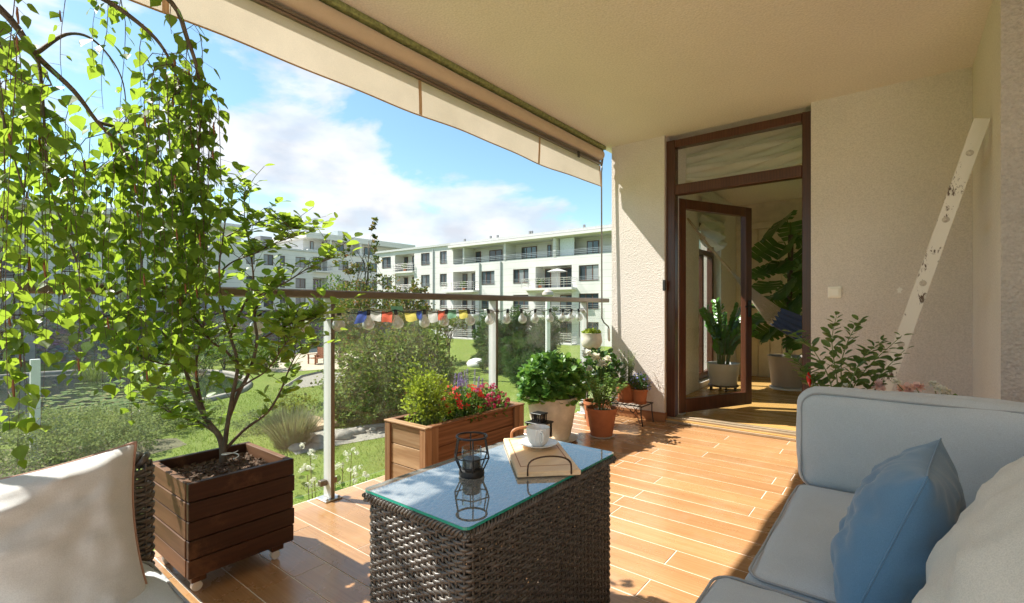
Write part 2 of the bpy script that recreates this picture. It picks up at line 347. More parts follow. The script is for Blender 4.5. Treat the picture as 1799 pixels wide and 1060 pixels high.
M = dict(
    wall=stucco('beige_stucco', (0.715, 0.66, 0.605), 0.7, 105, 0.007),
    reveal=stucco('smooth_plaster', (0.74, 0.70, 0.63), 0.25, 90, 0.003),
    pebble=stucco('pebble_render', (0.58, 0.535, 0.49), 1.0, 70, 0.014, 0.12),
    ceil=stucco('ceiling_plaster', (0.83, 0.77, 0.705), 0.5, 85, 0.005, 0.06),
    room=stucco('room_plaster', (0.84, 0.82, 0.77), 0.15, 60, 0.003, 0.03),
    roomwood=plain('room_panel', (0.70, 0.63, 0.50), 0.7),
    grout=plain('grout', (0.72, 0.64, 0.55), 0.9, var=0.2, vscale=3),
    tile=wood('wood_look_tile', [(0.36, 0.168, 0.07), (0.45, 0.24, 0.105), (0.54, 0.315, 0.155)], 0, 0.22, 14, 0.05, 1.0, 0.045, None, 0.15, 0.10),
    skirting=wood('skirting_tile', [(0.25, 0.11, 0.05), (0.34, 0.15, 0.065), (0.42, 0.2, 0.09)], 0, 0.35, 9, 0.1),
    roomfloor=wood('room_floor_board', [(0.34, 0.19, 0.06), (0.45, 0.27, 0.09), (0.54, 0.34, 0.13)], 0, 0.25, 8, 0.08),
    doorwood=wood('door_mahogany', [(0.045, 0.014, 0.007), (0.07, 0.022, 0.010), (0.10, 0.035, 0.016)], 2, 0.32, 10, 0.15, 0.5),
    alu=plain('brushed_aluminium', (0.58, 0.58, 0.57), 0.35, 0.75, 0.06),
    alupaint=plain('grey_painted_post', (0.62, 0.63, 0.63), 0.4, 0.0, 0.05),
    rail=plain('bronze_rail', (0.20, 0.165, 0.13), 0.38, 0.6, 0.1),
    steel=plain('steel', (0.5, 0.5, 0.5), 0.3, 1.0),
    black=plain('black_iron', (0.012, 0.012, 0.013), 0.45, 0.0, 0.3),
    blackpl=plain('black_plastic', (0.02, 0.02, 0.02), 0.4),
    glass=glass('railing_glass', (0.955, 0.975, 0.965), 0.85, 0, 0.16),
    wglass=glass('window_glass', (0.975, 0.985, 0.98), 1.0, 0, 0.0),
    bulb=glass('bulb_glass', (0.95, 0.96, 0.96), 4.0, 0.03, 0.75, 1.5),  # white mixed in to imitate bright glints on clear glass
    glassedge=plain('green_glass_edge', (0.03, 0.30, 0.22), 0.1, var=0.05),
    awning=fabric('awning_canvas', (0.72, 0.64, 0.52), 500, 0.1, trans=0.30),
    awnroll=fabric('awning_roll_canvas', (0.62, 0.50, 0.36), 500, 0.1, wr=0.25),
    awntape=fabric('awning_tape', (0.50, 0.32, 0.17), 500, 0.1, trans=0.2),
    moss=plain('mossy_cassette', (0.24, 0.27, 0.10), 0.8, var=0.5, vscale=40, bmp=0.6, bscale=120),
    grey=fabric('grey_cushion_fabric', (0.50, 0.545, 0.57), 420, 0.35, wr=0.10),
    greypipe=fabric('grey_piping', (0.34, 0.36, 0.37), 900, 0.3),
    blue=fabric('blue_velvet', (0.125, 0.235, 0.36), 600, 0.2, 0.8, 0.12, 0.35, wr=0.22),
    beige=fabric('beige_linen', (0.64, 0.60, 0.53), 500, 0.4, wr=0.15),
    cream=fabric('cream_cotton', (0.52, 0.53, 0.52), 500, 0.25, wr=0.12),
    pinkpipe=fabric('tan_piping', (0.36, 0.22, 0.165), 900, 0.3),
    wicker=plain('rattan_strand', (0.085, 0.074, 0.063), 0.33, 0, 0.5, 38, 0.2, 300, 0.6),
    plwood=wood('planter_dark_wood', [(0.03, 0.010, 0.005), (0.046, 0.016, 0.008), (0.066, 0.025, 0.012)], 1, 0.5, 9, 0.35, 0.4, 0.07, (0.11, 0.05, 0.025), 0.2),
    plwood_sunlit=wood('planter_dark_wood_sunlit', [(0.10, 0.042, 0.02), (0.15, 0.068, 0.034), (0.21, 0.105, 0.055)], 0, 0.6, 9, 0.5, 0.35),  # lighter copy of the planter wood, sunlit tone put into the colour
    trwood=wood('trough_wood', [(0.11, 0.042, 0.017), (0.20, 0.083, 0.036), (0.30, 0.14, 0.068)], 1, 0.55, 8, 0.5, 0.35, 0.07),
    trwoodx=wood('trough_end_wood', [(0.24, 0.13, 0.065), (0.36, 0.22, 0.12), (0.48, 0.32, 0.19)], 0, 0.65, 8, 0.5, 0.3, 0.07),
    trwoodz=wood('trough_post_wood', [(0.2, 0.095, 0.045), (0.30, 0.155, 0.078), (0.40, 0.23, 0.13)], 2, 0.6, 8, 0.5, 0.3, 0.07),
    bark=plain('bark', (0.11, 0.085, 0.06), 0.85, var=0.4, vscale=30, bmp=0.6, bscale=90),
    twig=plain('twig_brown', (0.085, 0.05, 0.032), 0.6, var=0.4, vscale=20),
    chip=plain('bark_chip', (0.12, 0.07, 0.045), 0.9, var=0.6, vscale=60, bmp=0.5, bscale=200),
    soil=plain('soil', (0.045, 0.03, 0.02), 0.95, var=0.5, vscale=40, bmp=0.8, bscale=120),
    terra=plain('terracotta', (0.42, 0.145, 0.06), 0.75, var=0.18, vscale=9, bmp=0.1, bscale=150),
    whitewash=plain('whitewashed_clay', (0.72, 0.66, 0.56), 0.7, var=0.22, vscale=9, bmp=0.25, bscale=40),
    whitepot=plain('white_ceramic', (0.74, 0.75, 0.73), 0.35, var=0.04),
    greypot=plain('taupe_pot', (0.42, 0.37, 0.33), 0.6, var=0.06),
    porcelain=plain('porcelain', (0.76, 0.76, 0.745), 0.22, var=0.02),
    board=wood('beech_board', [(0.58, 0.40, 0.23), (0.68, 0.50, 0.31), (0.76, 0.59, 0.39)], 1, 0.5, 10, 0.12),
    leather=plain('tan_leather', (0.36, 0.15, 0.06), 0.55, bmp=0.2),
    handle=plain('bronze_wire', (0.07, 0.035, 0.02), 0.35, 0.6),
    brass=plain('threshold_brass', (0.33, 0.25, 0.16), 0.45, 0.3, 0.15),
    candle=plain('black_candle', (0.02, 0.02, 0.02), 0.4),
    paintwood=plain('chipped_white_paint', (0.74, 0.71, 0.64), 0.7),
    switch=plain('cream_plastic', (0.88, 0.84, 0.74), 0.35, var=0.02),
    patch=plain('white_filler', (0.85, 0.84, 0.80), 0.9),
    rope=fabric('cotton_rope', (0.46, 0.39, 0.29), 300, 0.4),
    hblue=fabric('hammock_navy', (0.06, 0.08, 0.15), 300, 0.4),
    curtain=fabric('white_blind_cloth', (0.74, 0.72, 0.65), 400, 0.2, trans=0.3),
    lf_birch=leaf('birch_leaf', (0.085, 0.17, 0.025), (0.48, 0.66, 0.05), 0.53, 0.42, 0.45, 3.0),
    lf_mag=leaf('lilac_leaf', (0.13, 0.235, 0.04), (0.52, 0.68, 0.06), 0.52, 0.4, 0.3, 3.0),
    lf_mint=leaf('mint_leaf', (0.11, 0.25, 0.06), (0.30, 0.52, 0.07), 0.35, 0.4, 0.35, 14),
    lf_lime=leaf('lime_leaf', (0.29, 0.38, 0.05), (0.58, 0.68, 0.07), 0.5, 0.45, 0.3, 14),
    lf_mid=leaf('green_leaf', (0.095, 0.18, 0.04), (0.30, 0.48, 0.06), 0.42, 0.42, 0.35, 14),
    lf_dark=leaf('dark_leaf', (0.045, 0.105, 0.03), (0.14, 0.28, 0.04), 0.3, 0.35, 0.35, 9),
    lf_rosem=leaf('rosemary_leaf', (0.13, 0.18, 0.075), (0.22, 0.3, 0.08), 0.25, 0.6, 0.3, 14),
    lf_mon=leaf('monstera_leaf', (0.06, 0.14, 0.04), (0.24, 0.42, 0.08), 0.3, 0.3, 0.3, 4),
    lf_zz=leaf('zz_leaf', (0.08, 0.22, 0.035), (0.3, 0.55, 0.06), 0.3, 0.25, 0.3, 9),
    stem=plain('green_stem', (0.14, 0.2, 0.05), 0.6),
    red=leaf('red_petal', (0.78, 0.035, 0.03), (0.9, 0.06, 0.04), 0.3, 0.6, 0.15, 12),
    magenta=leaf('magenta_petal', (0.62, 0.02, 0.13), (0.8, 0.04, 0.2), 0.3, 0.6, 0.3, 20),
    purple=leaf('lavender_petal', (0.30, 0.22, 0.48), (0.4, 0.3, 0.6), 0.3, 0.6, 0.2, 20),
    bluefl=leaf('blue_petal', (0.22, 0.22, 0.62), (0.3, 0.3, 0.7), 0.3, 0.6, 0.2, 20),
    white_p=leaf('white_petal', (0.80, 0.79, 0.70), (0.85, 0.85, 0.75), 0.3, 0.6, 0.08, 20),
    pink_p=leaf('pink_petal', (0.86, 0.62, 0.57), (0.9, 0.7, 0.65), 0.3, 0.6, 0.12, 20),
    pepper=plain('red_pepper', (0.62, 0.02, 0.015), 0.2),
)

# dull patches and faint scuffs on the floor tiles, in world space so they run across the joints
nt = M['tile'].node_tree; b = nt.nodes['Principled BSDF']; ge = nt.nodes.new('ShaderNodeNewGeometry')
sm = nz(nt, ge.outputs['Position'], 2.3, 7, 0.7, 0.4)
lk(nt, ramp(nt, sm, [(0.35, (0.13, 0.13, 0.13)), (0.7, (0.42, 0.42, 0.42))]).outputs[0], b.inputs['Roughness'])
src = b.inputs['Base Color'].links[0].from_socket
lk(nt, mixc(nt, ramp(nt, nz(nt, ge.outputs['Position'], 5.0, 8, 0.75), [(0.5, (0, 0, 0)), (0.8, (0.35, 0.35, 0.35))]).outputs[0], src, (0.50, 0.38, 0.28)), b.inputs['Base Color'])
# ================================================================== the terrace and the room behind it
# ---- floor: grout slab with single wood-look tiles
S(MB().box(-2.52, 5.0, -7.0, -2.0005, -0.22, -0.002).build('unseen_bounce_paving', plain('pale_bounce_paving', (0.58, 0.56, 0.53), 0.8)))  # unseen slab added behind the camera to bounce sunlight under the roof
fl = MB().box(-2.52, 2.2, -2.0, 4.40, -0.22, -0.0016).build('floor', M['grout']); S(fl)
def tile_mesh(L, Wd):
    mb = MB().box(0, L, 0, Wd, -0.0085, 0.0, 0.0012); return mesh_only('tile', mb.v, mb.f, M['tile'])
TW, TL, GP = 0.142, 0.88, 0.0042
tile_cache = {}
r0 = 2.52 - 0.142 * 31
for r in range(44):
    y = r0 + r * TW
    if y < -1.95 or y + TW > 4.40: continue
    off = [0.0, 0.34, 0.62, 0.18, 0.49, 0.76, 0.09, 0.27, 0.55][(r * 4 + r // 3) % 9] * TL
    x = -2.51 - TL + off
    while x < 2.19:
        a = max(x, -2.515); b = min(x + TL, 2.19)
        if b - a > 0.05:
            L = round(b - a - GP, 3)
            if L not in tile_cache: tile_cache[L] = tile_mesh(L, TW - GP)
            inst('tile', tile_cache[L], Matrix.Translation((a, y, random.uniform(-0.0006, 0.0003))), fl)
        x += TL

S(MB().box(-2.30, 2.4, -0.7, 8.4, 2.62, 2.95).build('ceiling', M['ceil']))

# ---- walls
facade = MB()
facade.box(-2.21, -1.68, 4.36, 4.70, -0.2, 2.62)
for (a, b, c, d) in ((4.70, 4.80, -0.2, 2.62), (4.80, 5.40, -0.2, 0.03), (4.80, 5.40, 2.35, 2.62), (5.40, 6.15, -0.2, 2.62), (7.1, 8.4, -0.2, 2.62), (6.15, 7.1, -0.2, 0.10), (6.15, 7.1, 2.15, 2.62)):
    facade.box(-2.209, -1.95, a, b, c, d)
fac = facade.build('stucco_wall', M['wall'])
tag(fac, 'sunlit rough stucco wall between the glass railing and the mahogany door', 'wall')
def skirt(parent, x0, x1, y0, y1, n, ax):
    for i in range(n):
        if ax == 0:
            a = x0 + (x1-x0)*i/n; b = x0 + (x1-x0)*(i+1)/n
            MB().box(a+0.001, b-0.001, y0, y1, 0.001, 0.085, 0.002).build('skirting', M['skirting'], parent)
        else:
            a = y0 + (y1-y0)*i/n; b = y0 + (y1-y0)*(i+1)/n
            MB().box(x0, x1, a+0.001, b-0.001, 0.001, 0.085, 0.002).build('skirting', M['skirting'], parent)
skirt(fac, -2.21, -1.668, 4.347, 4.359, 2, 0); skirt(fac, -1.679, -1.667, 4.36, 4.395, 1, 1)
dw = MB().box(-0.53, 0.40, 4.36, 4.66, -0.2, 2.62).build('textured_wall', M['wall'])
tag(dw, 'beige textured wall carrying the light switch beside the door', 'wall')
skirt(dw, -0.53, 0.37, 4.347, 4.359, 2, 0)
pier = MB(); pier.add([(0.375,3.23,-0.2),(0.375,4.359,-0.2),(0.375,4.359,2.62),(0.375,3.23,2.62)], [(0,3,2,1)])
pier.mi = 1; pier.add([(0.375,3.23,-0.2),(2.2,3.23,-0.2),(2.2,3.23,2.62),(0.375,3.23,2.62),(2.2,4.36,-.2),(2.2,4.36,2.62)], [(0,1,2,3),(1,4,5,2)])
pr = pier.build('pebble_wall', [M['reveal'], M['pebble']])
tag(pr, 'coarse pebbledash wall behind the grey sofa with smooth cream return', 'wall')
sw = MB().box(2.2, 2.45, -7.0, 3.5, -0.2, 2.62).build('house_wall', M['wall']); tag(sw, 'plain beige house wall closing the terrace behind the sofa end', 'wall')  # run on out of view, past the roof, to bounce sunlight inside

# ---- the room
S(MB().box(-1.95, 1.8, 4.36, 8.0, -0.2, 0.030).build('room_floor', M['roomfloor']))
S(MB().box(-1.95, 1.8, 4.70, 7.9, 2.585, 2.615).build('room_ceiling', M['room']))
S(MB().box(-1.949, -1.935, 5.40, 6.15, 0.031, 2.584).box(-1.949, -1.935, 4.70, 4.80, 0.031, 2.584).box(-1.949, -1.935, 4.80, 5.40, 2.35, 2.584).box(-1.949, -1.935, 7.1, 7.9, 0.031, 2.584).box(-1.949, -1.935, 6.15, 7.1, 2.15, 2.584).build('room_wall_left', M['room']))
S(MB().box(1.5, 1.8, 4.66, 8.0, 0.0, 2.585).build('room_wall_right', M['room']))
rw = S(MB().box(-1.95, -0.1, 7.9, 8.1, 0.0, 2.62).box(-0.1, 1.8, 7.9, 8.1, 2.35, 2.62).box(1.5, 1.8, 7.9, 8.1, 0.0, 2.35).box(-0.1, 1.5, 7.9, 8.1, 0.0, 0.12).build('room_wall_back', M['roomwood']))
for i in range(11):
    x = -1.93 + i * 0.155
    MB().box(x, x + 0.147, 7.878, 7.899, 0.031, 2.2, 0.004).build('panel', M['roomwood'], rw)
MB().box(-1.93, -0.23, 7.86, 7.899, 2.205, 2.30, 0.005).build('cornice', M['roomwood'], rw)
fill_window = thing('room_window', 'wide unseen window added on the far side to light the room', 'window', (.7, 8.0, .12))  # window invented out of view to bring skylight into the room
fr = MB()
for a, b, c, d in ((-.1, -.03, .12, 2.35), (1.43, 1.5, .12, 2.35), (.66, .73, .19, 2.28), (-.03, 1.43, .12, .19), (-.03, 1.43, 2.28, 2.35)): fr.box(a, b, 7.98, 8.05, c, d, .004)
fr.build('frame', M['doorwood'], fill_window); MB().box(-.03, .66, 8.01, 8.016, .19, 2.28).build('pane', M['wglass'], fill_window); MB().box(.73, 1.43, 8.01, 8.016, .19, 2.28).build('pane', M['wglass'], fill_window)
# room window on the garden side
wn = thing('room_window', 'brown framed tall window in the room behind the open door leaf', 'window', (-2.08, 6.62, 0.1))
fr = MB()
for a, b, c, d in ((6.15, 6.23, .10, 2.15), (7.02, 7.10, .10, 2.15), (6.23, 7.02, .10, .19), (6.23, 7.02, 2.07, 2.15), (6.23, 7.02, 1.74, 1.81), (6.60, 6.66, .19, 1.74)):
    fr.box(-2.10, -2.03, a, b, c, d, 0.004)
fr.build('frame', M['doorwood'], wn)
for (a, b, c, d) in ((6.231, 6.599, .191, 1.739), (6.661, 7.019, .191, 1.739), (6.231, 7.019, 1.811, 2.069)):
    MB().box(-2.07, -2.064, a, b, c, d).build('pane', M['wglass'], wn)
MB().tube([(-2.03, 6.63, 1.02), (-1.99, 6.63, 1.02), (-1.985, 6.63, 1.0), (-1.985, 6.63, 0.90)], 0.008, 6).build('handle', M['black'], wn)
wn2 = thing('room_window', 'narrow brown framed window in the room close to the door jamb', 'window', (-2.08, 5.1, 0.1))
fr = MB()
for a, b, c, d in ((4.80, 4.86, .031, 2.35), (5.34, 5.40, .031, 2.35), (4.86, 5.34, .031, .10), (4.86, 5.34, 2.28, 2.35)): fr.box(-2.10, -2.03, a, b, c, d, 0.004)
fr.build('frame', M['doorwood'], wn2); MB().box(-2.07, -2.064, 4.861, 5.339, .101, 2.279).build('pane', M['wglass'], wn2)
def swag(mb, P0, U, D, w, h, folds, depth, sag=0.05, nu=30, nv=40):
    """roman blind: U across, D out of the wall, cloth hanging in soft horizontal folds"""
    P0, U, D = Vector(P0), Vector(U), Vector(D); b = len(mb.v)
    vs = []; fs = []
    for j in range(nv + 1):
        t = j / nv
        for i in range(nu + 1):
            s = i / nu; e = 4 * s * (1 - s)
            ph = t * folds * 2 * PI + 0.7 * math.sin(s * 3.1 + t * 2)
            o = depth * (0.5 - 0.5 * math.cos(ph)) * (0.4 + 0.6 * e) + 0.01 * math.sin(9 * s + 5 * t)
            z = -h * t - sag * e * t * t + 0.012 * math.sin(s * 14 + j)
            vs.append(P0 + U * (w * s) + D * o + Vector((0, 0, z)))
    for j in range(nv):
        for i in range(nu): fs.append((j*(nu+1)+i, j*(nu+1)+i+1, (j+1)*(nu+1)+i+1, (j+1)*(nu+1)+i))
    mb.add(vs, fs); return mb
bl = swag(MB(), (-1.92, 6.08, 2.42), (0, 1, 0), (1, 0, 0), 1.1, 0.52, 5, 0.10, 0.12).build('roman_blind', M['curtain'], smooth=True)
tag(bl, 'white cloth blind bunched over the window in the room', 'blind')
b2 = swag(MB(), (-1.66, 4.74, 2.58), (1, 0, 0), (0, 1, 0), 1.16, 0.30, 3, 0.09, 0.06).build('roman_blind', M['curtain'], smooth=True)
tag(b2, 'white cloth blind gathered in folds behind the pane over the door', 'blind')

# ---- door
dr = thing('terrace_door', 'mahogany terrace door with its glazed leaf swung open into the room', 'door', (-1.1, 4.44, 0))
MB().box(-1.679, -1.60, 4.40, 4.49, 0.046, 2.575, 0.004).build('jamb', M['doorwood'], dr)
MB().box(-0.595, -0.531, 4.40, 4.49, 0.046, 2.575, 0.004).build('jamb', M['doorwood'], dr)
MB().box(-1.599, -0.596, 4.402, 4.488, 2.505, 2.573, 0.004).build('head', M['doorwood'], dr)
MB().box(-1.599, -0.596, 4.402, 4.488, 2.075, 2.165, 0.004).build('transom_bar', M['doorwood'], dr)
MB().box(-1.679, -1.60, 4.49, 4.70, 0.031, 2.6).box(-0.595, -0.531, 4.49, 4.66, 0.031, 2.6).build('lining', M['room'], dr)
MB().box(-1.599, -0.596, 4.440, 4.446, 2.166, 2.504).build('pane', M['wglass'], dr)
MB().box(-1.679, -0.531, 4.352, 4.40, 0.001, 0.022, 0.003).box(-1.679, -0.531, 4.401, 4.44, 0.001, 0.048, 0.003).box(-1.679, -0.531, 4.445, 4.49, 0.031, 0.056, 0.003).build('threshold', M['brass'], dr)
MB().box(-1.69, -1.665, 4.338, 4.3595, 1.20, 1.30, 0.004).build('hinge', M['blackpl'], dr)
LW, LZ0, LZ1 = 1.0, 0.066, 2.06
Ml = Matrix.Translation((-1.595, 4.50, 0)) @ Matrix.Rotation(math.radians(65), 4, 'Z')
lf = MB().box(0, 0.09, 0, .065, LZ0, LZ1, .004).box(LW-.09, LW, 0, .065, LZ0, LZ1, .004).box(.09, LW-.09, .002, .063, LZ0, LZ0+.125, .003).box(.09, LW-.09, .002, .063, LZ1-.09, LZ1, .003)
lfo = lf.xform(Ml).build('leaf', M['doorwood'], dr)
lfo['label'] = 'open glazed door leaf with mahogany frame'
MB().box(.088, LW-.088, .030, .036, LZ0+.12, LZ1-.088).xform(Ml).build('pane', M['wglass'], lfo)
MB().tube([(LW-.045, -.001, 1.06), (LW-.045, -.05, 1.06), (LW-.06, -.055, 1.06), (LW-.17, -.055, 1.055)], .009, 6).box(LW-.065, LW-.025, -.012, 0, .95, 1.12, .003).xform(Ml).build('handle', M['black'], lfo)
# the light switch and the blob of filler
swt = thing('light_switch', 'cream light switch on the textured wall beside the door', 'switch', (-0.377, 4.36, 1.12))
MB().box(-0.42, -0.335, 4.348, 4.3595, 1.120, 1.205, .004).build('plate', M['switch'], swt)
MB().box(-0.408, -0.347, 4.341, 4.3475, 1.132, 1.193, .003).build('rocker', M['switch'], swt)
bm_ = MB(); n = 14
rim = [(0.003 + (0.014 + 0.006 * math.sin(k * 2.3)) * math.cos(2*PI*k/n), 4.3565, 1.169 + (0.02 + 0.006 * math.sin(k * 3.7)) * math.sin(2*PI*k/n)) for k in range(n)]
bm_.add([(0.003, 4.3545, 1.169)] + rim, [(0, k+1, (k+1) % n + 1) for k in range(n)])
tag(bm_.build('filler_patch', M['patch']), 'small white blob of filler on the beige textured wall', 'wall patch')

# ---- railing
RX = -2.455
rl = thing('glass_railing', 'glass balustrade with grey posts and bronze handrail along the terrace edge', 'railing', (RX, 1.6, 0))
PY = [-1.295, 0.09, 1.475, 2.86, 4.245]
MB().box(RX-.045, RX+.037, -2.0, 4.72, 1.1, 1.143, .006).build('handrail', M['rail'], rl)
for i, y in enumerate(PY):
    po = MB().box(RX-.038, RX+.036, y-.010, y+.010, .008, 1.0995, .002).build('post', M['alupaint'], rl)
    MB().box(RX+.0361, RX+.041, y-.011, y+.011, .009, 1.099, .001).build('shade_strip', M['rail'], po)  # dark strip paints the shade on the post's inner face
    MB().box(RX-.05, RX+.055, y-.05, y+.05, .0005, .008, .002).build('base_plate', M['alu'], po)
    for dx, dy in ((.04, .035), (.04, -.035)):
        MB().lathe([(.007, 0), (.007, .006), (.004, .009)], (RX+dx, y+dy, .008), 8, cap1=True).build('bolt', M['steel'], po)
    for s in (-1, 1):
        MB().box(RX-.03, RX+.004, min(y+s*.0105, y+s*.075), max(y+s*.0105, y+s*.075), 1.005, 1.032, .003).build('clamp', M['alu'], po)
        MB().box(RX-.03, RX+.004, min(y+s*.0105, y+s*.05), max(y+s*.0105, y+s*.05), .075, .105, .003).build('clamp', M['rail'], po)
for i in range(len(PY) - 1):
    MB().box(RX-.017, RX-.008, PY[i]+.022, PY[i+1]-.022, .055, 1.04).build('glass_panel', M['glass'], rl)
MB().box(RX-.017, RX-.008, PY[4]+.022, 4.70, .055, 1.04).build('glass_panel', M['glass'], rl)

# ---- awning
AX = -2.31
aw = thing('awning', 'rolled cream canvas awning with hanging valance under the ceiling edge', 'awning', (AX, 1.4, 2.2))
y0, y1 = -0.7, 4.27
MB().box(AX-.02, AX+.075, y0, y1+.03, 2.585, 2.6195, .006).build('cassette', M['moss'], aw)
ro = MB(); n = 14; ny = 90; vs = []; fs = []
for j in range(ny + 1):
    y = y0 + (y1 - y0) * j / ny
    for k in range(n):
        a = 2*PI*k/n; r = .052 + .003 * mnoise.noise((y*3, math.cos(a)*1.3, math.sin(a)*1.3))
        vs.append((AX + .02 + r*math.cos(a), y, 2.532 + r*math.sin(a)))
for j in range(ny):
    for k in range(n): fs.append((j*n+k, j*n+(k+1)%n, (j+1)*n+(k+1)%n, (j+1)*n+k))
fs.append(tuple(range(n))); fs.append(tuple(ny*n+k for k in range(n))[::-1])
ro.add(vs, fs).build('canvas_roll', M['awnroll'], aw, True)
bar = MB().box(AX-.035, AX+.035, y0, y1-.005, 2.438, 2.470, .005).box(AX+.0351, AX+.043, y0, y1-.005, 2.448, 2.459).build('front_bar', M['rail'], aw)
def valance_x(y, t): return AX + .012 + .010*math.sin(y*3.1+1) * t + .006*math.sin(y*9.0)*t*t + .006*t
def valance(ya, yb):
    mb = MB(); nu = max(4, int((yb-ya)/.05)); nv = 6; vs = []; fs = []
    for i in range(nu+1):
        y = ya + (yb-ya)*i/nu
        for j in range(nv+1):
            t = j/nv; vs.append((valance_x(y, t), y, 2.437 - t*(.213 + .006*math.sin(y*4.2))))
    for i in range(nu):
        for j in range(nv): fs.append((i*(nv+1)+j, i*(nv+1)+j+1, (i+1)*(nv+1)+j+1, (i+1)*(nv+1)+j))
    return mb.add(vs, fs)
tapes = [-0.45, at_x(735, 170, AX).y - 1.32, at_x(735, 170, AX).y, at_x(946, 265, AX).y, y1]
ends = [y0] + tapes
for i in range(len(ends)-1):
    valance(ends[i]+.001, ends[i+1]-.001).build('valance', M['awning'], aw, True)
for y in tapes:
    mb = MB(); w = .012
    for s, t in ((0, 0), (0.5, .5), (1, 1)): mb.v += [(valance_x(y, t)+.004, y-w, 2.4365-t*.214), (valance_x(y, t)+.004, y+w, 2.4365-t*.214)]
    mb.f += [(0,1,3,2), (2,3,5,4)]; mb.m += [0,0]; mb.build('seam_tape', M['awntape'], aw)
hem = MB(); hem.tube([(valance_x(y, 1)+.001, y, 2.437-(.213+.006*math.sin(y*4.2))) for y in np.linspace(y0, y1, 130)], .004, 5).build('hem', M['awntape'], aw)
cr = MB().tube([(AX+.03, 4.30, 2.60), (AX+.03, 4.30, 2.50), (AX+.02, 4.30, 2.44)], .012, 6)
cr.tube([(AX+.02, 4.30, 2.44), (AX+.025, 4.301, 2.41), (AX+.02, 4.30, 2.38), (AX+.03, 4.29, 0.94), (AX+.055, 4.285, .90), (AX+.11, 4.275, .86), (AX+.115, 4.274, .74)], .0075, 6).build('crank_rod', M['rail'], aw, True)
MB().tube([(AX+.11, 4.275, .845), (AX+.115, 4.274, .72)], .013, 8).build('crank_grip', M['switch'], aw)
MB().box(AX+.044, AX+.056, 3.80, 3.83, 2.40, 2.455, .002).build('clip', M['blackpl'], aw)

# ---- string of bulbs and of flags along the rail
sl = thing('string_lights', 'string of clear round light bulbs hung along the glass balustrade', 'string lights', (RX+.04, 2.2, 1.0))
LX = RX + .055
bx = [230, 330, 400, 457, 530, 597, 648, 695, 746, 786, 823, 858, 893, 916, 941, 967, 990, 1005, 1017]
ys = [-0.9, -0.35, 0.12] + [at_x(p, 560, LX).y for p in bx if p > 300]
cab = []
for i in range(len(ys)-1):
    for k in range(6):
        t = k/6; y = ys[i]*(1-t)+ys[i+1]*t; cab.append((LX, y, 1.035 - .02*math.sin(PI*t)))
cab.append((LX, ys[-1], 1.035)); cab.append((LX, ys[-1]+.12, 1.04))
MB().tube(cab, .0028, 5).build('cable', M['black'], sl)
for i, y in enumerate(ys):
    tilt = random.uniform(-.25, .25)
    Mb = Matrix.Translation((LX, y, 1.034)) @ Matrix.Rotation(tilt, 4, 'X') @ Matrix.Rotation(random.uniform(-.1, .2), 4, 'Y')
    R = .03
    prof = [(.011, -.030), (.0125, -.042), (.018, -.052), (.030, -.065), (.0355, -.083), (.0325, -.100), (.023, -.110), (.011, -.1165), (.002, -.118)]
    bo = MB().lathe(prof, n=18, cap0=False).xform(Mb).build('bulb', M['bulb'], sl, True)
    MB().lathe([(.005, 0), (.011, -.003), (.0115, -.022), (.0105, -.031), (.002, -.033)], n=12, cap1=True).xform(Mb).build('socket', M['blackpl'], bo, True)
    MB().tube([(.0, 0, -.036), (0, 0, -.06), (.006, .004, -.08), (-.006, -.004, -.08), (0, 0, -.06)], .0012, 4).xform(Mb).build('filament', M['leather'], bo)
fg = thing('prayer_flags', 'row of small coloured cloth flags strung below the handrail', 'flags', (RX+.04, 2.3, 1.0))
FX = RX + .035
FC = dict(blue=(.08, .12, .38), white=(.62, .62, .60), red=(.70, .16, .10), green=(.22, .42, .28), yellow=(.70, .60, .16))
FM = {}
for k, c in FC.items():
    m, nt, b = new_mat('flag_' + k); v = coords(nt)
    wv = nt.nodes.new('ShaderNodeTexWave'); wv.bands_direction = 'Z'; wv.inputs['Scale'].default_value = 38; wv.inputs['Distortion'].default_value = 1.5; lk(nt, v, wv.inputs[0])
    br = nz(nt, v, 160, 2); mu = mixc(nt, 1.0, ramp(nt, wv.outputs[0], [(.62, (0,0,0)), (.75, (1,1,1))]).outputs[0], ramp(nt, br, [(.45, (0,0,0)), (.55, (1,1,1))]).outputs[0], 'MULTIPLY')
    lk(nt, mixc(nt, mixc(nt, 1.0, mu, (.45,.45,.45), 'MULTIPLY'), c, tuple(x*.25 for x in c)), b.inputs['Base Color']); b.inputs['Roughness'].default_value = .9
    t = nt.nodes.new('ShaderNodeBsdfTranslucent'); t.inputs[0].default_value = (*c, 1); mx = nt.nodes.new('ShaderNodeMixShader'); mx.inputs[0].default_value = .45
    lk(nt, b.outputs[0], mx.inputs[1]); lk(nt, t.outputs[0], mx.inputs[2]); lk(nt, mx.outputs[0], nt.nodes['Material Output'].inputs[0]); FM[k] = m
flags = [('blue',630,648,1.03,.07,-.35), ('white',650,671,1.03,.06,0), ('red',672,690,1.025,.065,0), ('green',686,707,1.06,.034,.15), ('yellow',711,731,1.02,.055,.1), ('blue',733,742,1.03,.055,0), ('white',752,769,1.03,.075,0), ('red',770,784,1.03,.06,-.1), ('green',785,801,1.035,.06,.1), ('yellow',806,822,1.035,.06,0.05)]
MB().tube([(FX, y, 1.036 - .006*math.sin(y*7)) for y in np.linspace(1.47, 2.85, 30)], .0015, 4).build('cord', M['rope'], fg)
